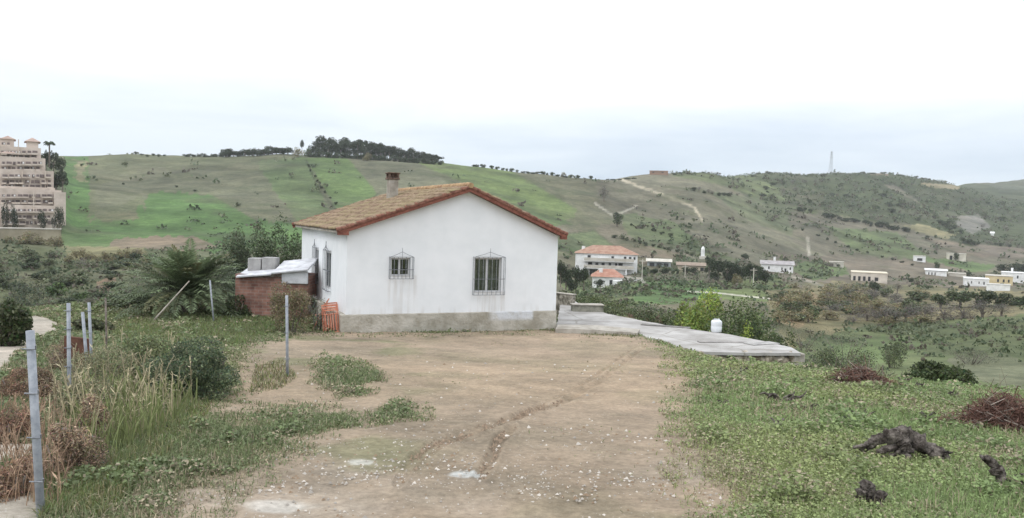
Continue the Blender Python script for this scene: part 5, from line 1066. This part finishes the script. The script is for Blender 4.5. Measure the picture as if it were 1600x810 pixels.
# palm
def palm():
    P = atz(292, 492, -.12); o = empty('palm', P); tag(o, 'broad shaggy palm with long arching dark fronds left of the brick shed', 'palm')
    MB().tube([(0, 0, -.3), (0, 0, .4), (0, 0, .8)], [.34, .30, .22], 10, .1).build('trunk', M['bark'], o)
    V = []; C = []
    for i in range(170):
        a = rng.random()*2*math.pi; e = rng.uniform(-.15, 1.1) if i > 14 else rng.uniform(.8, 1.45); L = rng.uniform(2.5, 3.5)
        L *= 1.05-.30*max(0, math.sin(e))
        pr = np.array([math.cos(a)*math.cos(e), math.sin(a)*math.cos(e), math.sin(e)]); h = np.array([math.cos(a), math.sin(a), 0.])
        ts = np.linspace(0, 1, 34); sag = L*rng.uniform(.22, .40)*math.cos(e*.55)
        pts = np.array([0, 0, .75])+pr[None]*(ts*L)[:, None]-np.array([0, 0, 1])*(sag*ts**2.2)[:, None]
        tang = np.gradient(pts, axis=0); tang /= np.linalg.norm(tang, axis=1, keepdims=True)
        side = np.cross(tang, [0, 0, 1.]); side /= np.linalg.norm(side, axis=1, keepdims=True)+1e-6; upv = np.cross(side, tang)
        cc = np.array((.145, .185, .10))*rng.uniform(.6, 1.6)
        if rng.random() < .14: cc = np.array((.15, .15, .075))*rng.uniform(.7, 1.3)
        for j in range(2, 34):       # leaflets
            for s in (-1, 1):
                ll = .42*math.sin(math.pi*min(1, .12+ts[j]*.88))**.6*rng.uniform(.8, 1.15); d = side[j]*s*.75+tang[j]*.7+upv[j]*rng.uniform(.0, .5); d /= np.linalg.norm(d)
                w_ = np.cross(d, upv[j])*.026; p = pts[j]; tip = p+d*ll-np.array([0, 0, ll*.22]); mid = p+d*ll*.5
                V += [p, mid+w_, tip, mid-w_]; C += [cc*rng.uniform(.75, 1.3)]*4
        for j in range(0, 33, 3):
            w_ = side[j]*.016*(1-ts[j]*.7); k = min(j+3, 33); V += [pts[j]-w_, pts[j]+w_, pts[k]+w_*.7, pts[k]-w_*.7]; C += [np.array((.13, .14, .07))]*4
    V = np.array(V); from_arrays('fronds', V, np.arange(len(V)).reshape(-1, 4), M['leaf'], o, np.array(C))
palm()

# ------------------------------------------------------------------ weeds, dry stalks and grass of the field edge on the left
bush_px('dark_shrub', 'dense dark green shrub at the edge of the dirt yard on the left', 306, 512, 170, None, (.085, .115, .066), (.15, .18, .095), 24000, .032, pb=622, lobes=44, lr=.30, k=.3)
bush_px('green_shrub', 'mid green shrub behind the dark one, at the left of the yard', 215, 520, 150, 12.0, (.15, .18, .09), (.22, .24, .12), 22000, .034, lobes=26)
bush_px('green_shrub', 'greyish green weedy shrub between the fence posts and the dark shrub', 150, 530, 130, 10.6, (.20, .215, .12), (.30, .27, .17), 10000, .03, lobes=18, asp=.3)
bush_px('green_shrub', 'tall weedy shrub leaning on the second fence post', 135, 570, 90, 8.8, (.18, .20, .11), (.32, .26, .17), 12000, .026, lobes=18, asp=.3)
for px_, pt, w_, pb, lab in [(30, 560, 80, 622, 'rough brown dry bush beside the pale path at the left edge'), (100, 520, 60, 580, 'dry brown weed clump around the second fence post'), (72, 560, 60, 628, 'brown dry bush at the edge of the pale path between the first two posts'), (22, 615, 90, 690, 'rust-brown dry bush at the left edge behind the nearest post'), (18, 690, 100, 775, 'dark brown dry bush at the lower left edge'), (105, 640, 100, 745, 'dry brown thistly bush right of the nearest fence post'), (150, 600, 60, 700, 'thin straw-coloured dry weed clump beside the green weeds')]:
    bush_px('dry_bush', lab, px_, pt, w_, None, (.28, .18, .125) if px_ < 60 else (.34, .26, .18), (.14, .10, .07), 9000, .026, pb=pb, cat='dry bush', lobes=16, asp=.25, amt=.4, tcol='bark')
def stalk_field(name, label, n, polypx, hh, c, heads=True, cat='weeds'):
    """tall bending dry stalks with small branching heads"""
    V = []; C = []; xs = [p[0] for p in polypx]; ys = [p[1] for p in polypx]; k = 0
    while k < n:
        u, v = rng.uniform(min(xs), max(xs)), rng.uniform(min(ys), max(ys))
        if not poly_in(np.array([u]), np.array([v]), polypx)[0]: continue
        k += 1; P = gp(u, v); h = rng.uniform(*hh); a = rng.random()*6.28; ln = np.array([math.cos(a), math.sin(a), 0])*h*rng.uniform(.05, .5); s = np.array([.9, .2, 0])*rng.uniform(.0025, .0045)*max(1, P[1]/6)
        cc = np.array(c)*rng.uniform(.6, 1.3); ts = np.linspace(0, 1, 6); pts = P[None]+ln[None]*(ts**2)[:, None]+np.array([0, 0, h])[None]*ts[:, None]
        for i in range(5): V += [pts[i]-s, pts[i]+s, pts[i+1]+s*.8, pts[i+1]-s*.8]; C += [cc]*4
        if heads:
            for j in range(14):
                t_ = rng.uniform(.45, 1); q = P+ln*t_**2+np.array([0, 0, h*t_]); d = rng.normal(size=3)*.05*h; d[2] = abs(d[2]); w_ = np.cross(d, [0, 0, 1.])*.12; V += [q, q+d*.6+w_, q+d*1.3, q+d*.6-w_]; C += [cc*rng.uniform(.7, 1.4)]*4
    o = from_arrays(name, np.array(V), np.arange(len(V)).reshape(-1, 4), M['grass'], None, np.clip(np.array(C), .01, .9)); tag(o, label, cat, kind='stuff'); return o
stalk_field('dry_stalks', 'tall straw-coloured dry stalks among the weeds on the left', 260, [(100,600),(160,560),(290,560),(300,640),(240,680),(130,720),(70,700)], (.2, .62), (.38, .33, .21))
stalk_field('brown_stalks', 'reddish brown dry stalks along the fence', 260, [(0,640),(70,640),(120,700),(100,800),(0,790)], (.12, .38), (.32, .22, .15))
stalk_field('green_stalks', 'long arching green grass stalks on the left', 900, [(110,640),(170,580),(290,590),(310,640),(240,690),(130,740)], (.12, .40), (.20, .23, .095), False)
def tufts(name, label, polypx, n, h, c, c2, lean=.6, k=.3):
    c = np.array(c)*1.5; c2 = np.array(c2)*1.25
    us = rng.uniform(min(p[0] for p in polypx), max(p[0] for p in polypx), n*3); vs = rng.uniform(min(p[1] for p in polypx), max(p[1] for p in polypx), n*3); i = poly_in(us, vs, polypx); us, vs = us[i][:n], vs[i][:n]
    d = FW[None]+RT[None]*((us-800)/F_PX)[:, None]+UP[None]*((405-vs)/F_PX)[:, None]; Y = np.full(len(us), 8.)
    for _ in range(30): P = CAM+d*(Y/d[:, 1])[:, None]; z = zg(P[:, 0], P[:, 1]); t = (z-CAMZ)/d[:, 2]; Y = Y*.5+.5*np.clip(t*d[:, 1], 2.5, 60)
    P = CAM+d*(Y/d[:, 1])[:, None]; P[:, 2] = zg(P[:, 0], P[:, 1])-.02
    o = blades(P, rng.uniform(h*.5, h*1.3, len(P)), .004+.0009*Y, lean, vary(len(P), c, .25, c2, k), name); tag(o, label, 'grass', kind='stuff'); return o
tufts('tall_grass', 'tall green and straw grass round the weeds on the left', [(60,812),(75,700),(140,610),(200,570),(300,580),(330,640),(300,680),(230,740),(160,812)], 15000, .11, (.10, .125, .045), (.25, .22, .12))
tufts('tall_grass', 'rough grass in front of the palm and the brick shed', [(170,512),(300,492),(480,492),(500,512),(430,520),(360,545),(250,540),(180,530)], 14000, .15, (.105, .135, .05), (.17, .17, .09))
tufts('tall_grass', 'sparse grass tufts round the lone post', [(400,572),(440,562),(466,590),(440,606),(390,615)], 1200, .10, (.12, .125, .06), (.22, .19, .12))
tufts('tall_grass', 'grass fringe along the foot of the house and terrace', [(835,512),(900,514),(1000,522),(990,528),(870,520)], 900, .10, (.10, .11, .05), (.2, .18, .1))

def ground_cover():
    N = 1900000; th = rng.uniform(math.atan((-140-800)/F_PX), math.atan((1740-800)/F_PX), N); r = np.exp(rng.uniform(math.log(2.6), math.log(34), N)); x = r*np.sin(th); y = r*np.cos(th); z = zg(x, y)
    C, dirt, px_, py_ = landcover(x, y, z); ok = ~poly_in(x, y, SLAB)
    hx = (x-HX0)*math.cos(HY)+(y-HY0)*math.sin(HY); hy = -(x-HX0)*math.sin(HY)+(y-HY0)*math.cos(HY); ok &= ~((hx > -.3) & (hx < HW+.2) & (hy > -.12) & (hy < HL+.3))
    pt = fbm(x/.9, y/.9, 3, 60); pt2 = fbm(x/2.4, y/2.4, 3, 61); rightside = px_ > 1000
    dens = (1-dirt)*np.where(rightside, .95, .85)*(.62+.38*sst(-.5, .3, pt))+dirt*(1-dirt)*.9+dirt*.007*sst(.15, .6, pt2)
    bare = sst(.25, .5, fbm(x/1.5, y/1.5, 4, 63)); dens = dens*(1-bare*.6)
    dens = np.where(C[:, 0] > .42, dens*.06, dens)
    k = ok & (rng.random(N) < dens*.75); x, y, z, pt, pt2, r, rs, px_, py_, dirt = x[k], y[k], z[k], pt[k], pt2[k], r[k], rightside[k], px_[k], py_[k], dirt[k]; n = len(x); print('cover', n)
    size = (.011+.0023*r)*rng.uniform(.55, 1.4, n)*(1-.35*dirt)*np.where(fbm(x/.45, y/.45, 3, 77) > .3, 1.45, 1); cl = sst(.15, .55, fbm(x/.45, y/.45, 3, 77)); hgt = rng.uniform(0, 1, n)**1.3*(.04+.07*sst(-.3, .5, pt2)+.10*cl)*(1-.6*dirt)
    base = np.where(rs[:, None], np.array((.215, .285, .115)), np.array((.165, .20, .095))); yel = np.array((.29, .31, .13)); dk = np.array((.12, .17, .07)); dry = np.array((.34, .29, .20))
    t = sst(-.1, .6, pt2)[:, None]; C = base*(1-t*.6)+yel*t*.6*np.where(rs[:, None], 1, .75); t = sst(.0, .6, fbm(x/1.3, y/1.3, 3, 66))[:, None]; C = C*(1-t*.55)+dk*t*.55; C = C*(1-cl[:, None]*.35)+dk*1.1*cl[:, None]*.35
    edge = sst(.0, .5, fbm(x/1.1, y/1.1, 3, 68))[:, None]*.35; isdry = rng.random(n)[:, None] < (.10+edge+.5*dirt[:, None]*.6); C = np.where(isdry, dry, C)*(1+rng.normal(size=(n, 1))*.25); C = np.clip(C, .012, .6)
    P = np.stack([x, y, z+hgt], -1); hb = rng.random(n) < .30
    o = leaves(P[~hb], size[~hb], C[~hb], 'weed_cover', None, .62, 0., None, .45); tag(o, 'low leafy weeds covering the field on both sides of the dirt yard', 'weeds', kind='stuff')
    Q = P[hb]; Q[:, 2] = z[hb]-.01; o = blades(Q, rng.uniform(.04, .15, hb.sum())*(1-.5*dirt[hb]), .003+.0009*r[hb], .7, C[hb], 'short_grass'); tag(o, 'short grass among the weeds of the field', 'grass', kind='stuff')
ground_cover()
def stones():
    N = 26000; th = rng.uniform(math.atan(-500/F_PX), math.atan(420/F_PX), N); r = np.exp(rng.uniform(math.log(2.8), math.log(18), N)); x = r*np.sin(th); y = r*np.cos(th); z = zg(x, y); C, dirt, px_, py_ = landcover(x, y, z)
    k = rng.random(N) < dirt*(.03+.5*sst(640, 740, py_)*sst(-.3, .3, fbm(x/.8, y/.8, 3, 70))); x, y, z, r = x[k], y[k], z[k], r[k]; n = len(x)
    s = (.004+.0012*r)*rng.uniform(.5, 1.6, n)*np.where(rng.random(n) < .04, 1.5, 1); base = np.array([[1, 0, 0], [-.5, .87, 0], [-.5, -.87, 0], [0, 0, .8]])
    jit = 1+rng.normal(size=(n, 4, 1))*.25; V = base[None]*jit*s[:, None, None]; a = rng.random(n)*6.28; ca, sa = np.cos(a)[:, None], np.sin(a)[:, None]
    V = np.stack([V[..., 0]*ca-V[..., 1]*sa, V[..., 0]*sa+V[..., 1]*ca, V[..., 2]], -1)+np.stack([x, y, z+.002], -1)[:, None]; i = np.arange(n)[:, None]*4
    F = np.concatenate([i+np.array([[0, 1, 3]]), i+np.array([[1, 2, 3]]), i+np.array([[2, 0, 3]])]); C = np.array((.44, .40, .35))*rng.uniform(.6, 1.35, (n, 1)); C = np.where(rng.random(n)[:, None] < .25, np.array((.24, .17, .11)), C)
    o = from_arrays('gravel', V.reshape(-1, 3), F, mat('stone', rough=.95, attr=True), None, np.repeat(np.clip(C, .02, .8), 4, 0)); tag(o, 'small pale stones scattered over the dirt yard', 'gravel', kind='stuff'); print('stones', n)
stones()
# crumbly clods along the wheel ruts
def clods():
    n = 2600; V = []; 
    pts = []; 
    for rt, wd, m in ((RUT1[3:-1], 4, 420), (RUT1B[3:], 3, 260), (RUT2, 7, 380)):
        L = np.array(rt, float); seg = np.hypot(*(L[1:]-L[:-1]).T); cs = np.concatenate([[0], np.cumsum(seg)])
        s = rng.random(m)*cs[-1]; k = np.clip(np.searchsorted(cs, s)-1, 0, len(seg)-1); f = (s-cs[k])/seg[k]; q = L[k]+(L[k+1]-L[k])*f[:, None]; q = q+rng.normal(size=q.shape)*wd*.55*np.clip((q[:, 1:2]-450)/200, .3, 1.5)
        keep = fbm(q[:, 0]/9, q[:, 1]/9, 2, 80) > -.15; pts.append(q[keep])
    q = np.concatenate(pts); P = np.array([gp(a, b) for a, b in q]); n = len(P); s = (.005+.0008*P[:, 1])*rng.uniform(.4, 1.7, n)
    base = np.array([[1, 0, -.2], [-.5, .87, -.2], [-.5, -.87, -.2], [0, 0, .9]]); V = base[None]*(1+rng.normal(size=(n, 4, 1))*.3)*s[:, None, None]+P[:, None]; i = np.arange(n)[:, None]*4
    F = np.concatenate([i+np.array([[0, 1, 3]]), i+np.array([[1, 2, 3]]), i+np.array([[2, 0, 3]])]); C = np.array((.25, .185, .13))*rng.uniform(.6, 1.3, (n, 1))
    o = from_arrays('earth_clods', V.reshape(-1, 3), F, mat('clod', rough=1, attr=True), None, np.repeat(C, 4, 0)); tag(o, 'crumbled brown earth along the wheel ruts', 'earth clods', kind='stuff')
clods()

# ------------------------------------------------------------------ uprooted vines, stumps, brush piles
def gnarl(name, label, cat, loc, paths, seed, parts='limb', sc_=1.0, zs_=1.0):
    """each path: list of (x,y,z,r)"""
    o = empty(name, loc); tag(o, label, cat); rr = np.random.default_rng(seed)
    for j, path in enumerate(paths):
        A = np.array(path, float); A[:, 2] = np.where(A[:, 2] > 0, A[:, 2]*zs_, A[:, 2]); ts = np.linspace(0, len(A)-1, (len(A)-1)*7+1); q = np.stack([np.interp(ts, np.arange(len(A)), A[:, k]) for k in range(4)], -1)
        q = blur(q, 2, 0); q[:, :3] += rr.normal(size=(len(q), 3))*q[:, 3:4]*.13; rad = q[:, 3]*(1+rr.normal(size=len(q))*.15); ns = 14; V = []
        tang = np.gradient(q[:, :3], axis=0); tang /= np.linalg.norm(tang, axis=1, keepdims=True)+1e-9; u = np.cross(tang, [.13, .2, 1.]); u /= np.linalg.norm(u, axis=1, keepdims=True)+1e-9; v = np.cross(tang, u)
        ph = rr.random()*6
        for i in range(len(q)):
            a = np.arange(ns)/ns*2*math.pi; tw = i*.10; rib = 1+.20*np.sin(3*a+ph+tw)+.12*np.sin(7*a+ph*2+tw*2)+rr.normal(size=ns)*.05; R_ = rad[i]*rib; V.append(q[i, :3]+u[i]*(np.cos(a)*R_)[:, None]+v[i]*(np.sin(a)*R_)[:, None])
        V.append(q[:1, :3]); V.append(q[-1:, :3]); V = np.concatenate(V)*sc_; m = len(q); F = []
        for i in range(m-1): F += [(i*ns+k, i*ns+(k+1) % ns, (i+1)*ns+(k+1) % ns, (i+1)*ns+k) for k in range(ns)]
        F += [(m*ns, (k+1) % ns, k, k) for k in range(0)]
        me = bpy.data.meshes.new(parts); me.from_pydata([tuple(p) for p in V], [], F+[(m*ns, (k+1) % ns, k) for k in range(ns)]+[(m*ns+1, (m-1)*ns+k, (m-1)*ns+(k+1) % ns) for k in range(ns)]); me.materials.append(M['oldwood'])
        for p in me.polygons: p.use_smooth = True
        ob = bpy.data.objects.new(parts if j else 'trunk', me); col.objects.link(ob); ob.parent = o
    return o
g = gp(1405, 722)
gnarl('uprooted_vine', 'large gnarled uprooted vine trunk lying in the grass, biggest of the dead wood', 'vine stump', g, [
 [(-.36, .05, .05, .03), (-.22, .02, .13, .05), (-.08, 0, .17, .065), (.06, .02, .17, .075), (.22, .02, .10, .07), (.36, -.02, .05, .075), (.42, -.04, .03, .05)],
 [(-.02, 0, .17, .055), (.03, -.06, .10, .06), (.01, -.10, -.03, .055)],
 [(.0, .02, .12, .04), (-.12, -.04, .09, .035), (-.24, -.06, .06, .02)],
 [(.02, -.02, .08, .035), (-.10, -.06, .04, .03), (-.2, -.02, .02, .015)],
 [(-.22, .02, .13, .03), (-.32, .0, .10, .025), (-.45, .03, .07, .012)]], 1, sc_=1.05, zs_=1.5)
g = gp(1355, 795)
gnarl('vine_stump', 'short upright grey vine stump near the bottom of the picture', 'vine stump', g, [
 [(0, 0, -.06, .085), (.0, 0, .03, .075), (-.01, 0, .10, .06), (-.02, 0, .145, .035)], [(.02, 0, .03, .05), (.08, 0, .07, .045), (.12, -.01, .09, .025)], [(-.02, 0, .04, .05), (-.06, -.02, .0, .05), (-.10, -.02, -.05, .03)], [(.05, -.03, .05, .035), (.08, -.05, .0, .03), (.09, -.05, -.05, .025)]], 2, sc_=1.0, zs_=1.25)
g = gp(1575, 765)
gnarl('uprooted_vine', 'curved dark vine root sticking out of the grass at the right edge', 'vine stump', g, [
 [(-.17, .06, .16, .02), (-.12, .04, .15, .03), (-.06, .02, .09, .038), (-.02, 0, .01, .042), (.05, -.02, .0, .05), (.14, -.05, -.01, .05), (.26, -.08, -.04, .05)],
 [(.06, -.02, .03, .045), (.13, 0, .05, .05), (.22, -.02, -.01, .045)], [(-.02, 0, .0, .03), (-.10, -.01, -.0, .025), (-.15, .0, .02, .012)]], 3, sc_=1.15, zs_=1.35)
for i, (px_, py_, s, lab) in enumerate([(1222, 628, 1.25, 'dark forked dead vine standing in the grass near the terrace'), (1262, 640, .7, 'small grey stump right of the forked vine'), (1345, 652, .75, 'small dark dead vine in the middle of the green field'), (1417, 650, .5, 'tiny dead vine left of the grey stump at the crest'), (1449, 655, .8, 'grey stump on the crest left of the right brush pile'), (1222, 668, .9, 'dead vine with brown leaves beside the dirt yard edge'), (1232, 700, .8, 'lower of the two brown dead vines beside the dirt yard edge'), (1492, 738, .5, 'small brown root chip right of the large uprooted vine'), (1155, 585, .8, 'dark vine root against the foot of the stone wall'), (1265, 580, .8, 'dark fallen vine beside the concrete pier'), (1128, 632, .6, 'small dead twiggy vine at the left edge of the green field'), (1430, 608, .8, 'dark clod of vine roots on the crest, left one'), (1410, 600, .7, 'dark vine root right of the brush pile on the crest'), (1480, 622, .9, 'dark vine stump on the crest, right one')]):
    g = gp(px_, py_); rr = np.random.default_rng(100+i); P_ = []
    d0 = .09*s*max(1, g[1]/11)
    for k in range(5+i % 3):
        a = rr.random()*6.28; b_ = rr.uniform(.6, 2.4); x1, y1 = math.cos(a)*d0*b_, math.sin(a)*d0*b_*.6; P_.append([(0, 0, -.03, .26*d0), (x1*.5, y1*.5, d0*rr.uniform(.3, .9), .20*d0), (x1, y1, d0*rr.uniform(.3, 1.4), .12*d0), (x1*1.3, y1*1.3, d0*rr.uniform(.1, 1.7), .04*d0)])
    gnarl('dead_vine', lab, 'vine stump', g, P_, 50+i)
def brush(name, label, px_, py_, wpx, hpx, n, seed, base=(.155, .085, .065)):
    g = gp(px_, py_); Y = g[1]; W_ = wpx*Y/F_PX/2; H = hpx*Y/F_PX; rr = np.random.default_rng(seed); V = []; F = []; C = []
    for i in range(n):
        long_ = rr.random() < .06; a = rr.random()*6.28; rad = math.sqrt(rr.random()); c = np.array([math.cos(a)*rad*W_*.75, math.sin(a)*rad*W_*.6, H*.12+rr.random()*H*.75*(1-rad**1.6)]); d = rr.normal(size=3); d[2] *= .5; d /= np.linalg.norm(d); L = W_*rr.uniform(.35, .9)*(1.4 if long_ else 1)
        if long_: d[2] = abs(d[2])+.5
        
        if rr.random() < .16: c = np.array([math.cos(a)*W_*rr.uniform(.7, 1.55), math.sin(a)*W_*rr.uniform(.6, 1.3), .02+rr.random()*.04]); d[2] *= .15; L *= .6
        b1 = rr.normal(size=3)*L*.15; p = [c-d*L*.5, c-d*L*.15+b1, c+d*L*.15+b1*.6, c+d*L*.5]; p = [np.array([q[0], q[1], max(q[2], .01)]) for q in p]; r_ = rr.uniform(.003, .008)*max(1, Y/12); cc = np.array(base)*rr.uniform(.5, 1.5)
        if rr.random() < .16: cc = np.array((.30, .25, .21))*rr.uniform(.7, 1.2)
        for j in range(4):
            t = p[min(j+1, 3)]-p[max(j-1, 0)]; t /= np.linalg.norm(t)+1e-9; u = np.cross(t, [0.1, .3, 1]); u /= np.linalg.norm(u)+1e-9; v = np.cross(t, u); q = r_*(1-.22*j); V += [p[j]+u*q, p[j]-u*q*.5+v*q*.87, p[j]-u*q*.5-v*q*.87]; C += [cc]*3
        b = i*12
        for j in range(3):
            for k in range(3): F.append((b+j*3+k, b+j*3+(k+1) % 3, b+j*3+3+(k+1) % 3, b+j*3+3+k))
    o = from_arrays(name, np.array(V), np.array(F), M['twig'], None, np.clip(np.array(C), .01, .8)); o.location = tuple(g); tag(o, label, 'brush pile'); return o
brush('brush_pile', 'reddish brown pile of vine cuttings on the crest near the middle', 1342, 604, 96, 36, 1100, 1)
brush('brush_pile', 'larger reddish brown pile of vine cuttings at the right edge', 1568, 668, 128, 62, 1700, 2)

# ------------------------------------------------------------------ air: thin haze over the valley
hb = MB().box((0, 0, 34.2), (3000, 3000, 119.6)).build('haze', M['dark']); hm = bpy.data.materials.new('haze_air'); hm.use_nodes = True; n = hm.node_tree; n.nodes.remove(n.nodes['Principled BSDF']); pv = n.nodes.new('ShaderNodeVolumePrincipled'); pv.inputs['Density'].default_value = .00016; pv.inputs['Color'].default_value = (.93, .97, 1.0, 1); pv.inputs['Anisotropy'].default_value = .2; n.links.new(pv.outputs[0], n.nodes['Material Output'].inputs['Volume']); hb.data.materials.clear(); hb.data.materials.append(hm); tag(hb, 'thin pale haze filling the valley', kind='stuff')

# ------------------------------------------------------------------ labels that single out each member of a row
bpy.context.view_layer.update()
ORD = ['first', 'second', 'third', 'fourth', 'fifth', 'sixth', 'seventh', 'eighth', 'ninth', 'tenth', 'eleventh', 'twelfth', 'thirteenth', 'fourteenth', 'fifteenth', 'sixteenth', 'seventeenth', 'eighteenth']
groups = {}
for o in col.objects:
    if o.parent is None and o.get('group'): groups.setdefault((o['group'], o['label']), []).append(o)
for (g_, lab), L in groups.items():
    if len(L) < 2 or len(L) > 34: continue
    L.sort(key=lambda o: float(to_px(np.array([o.location.x]), np.array([o.location.y]), np.array([o.location.z]))[0][0])); n_ = len(L)
    for i, o in enumerate(L):
        side = 'left' if i < n_/2 else 'right'; k = i if side == 'left' else n_-1-i
        new = ('%s from the %s, ' % (ORD[k], side) if k else side+'most ')+lab
        if len(new.split()) <= 16: o['label'] = new
zs = [float((o.matrix_world @ Vector(c)).z) for o in col.objects if o.type == 'MESH' and o.name != 'haze' for c in o.bound_box]; print('z range', min(zs), max(zs))
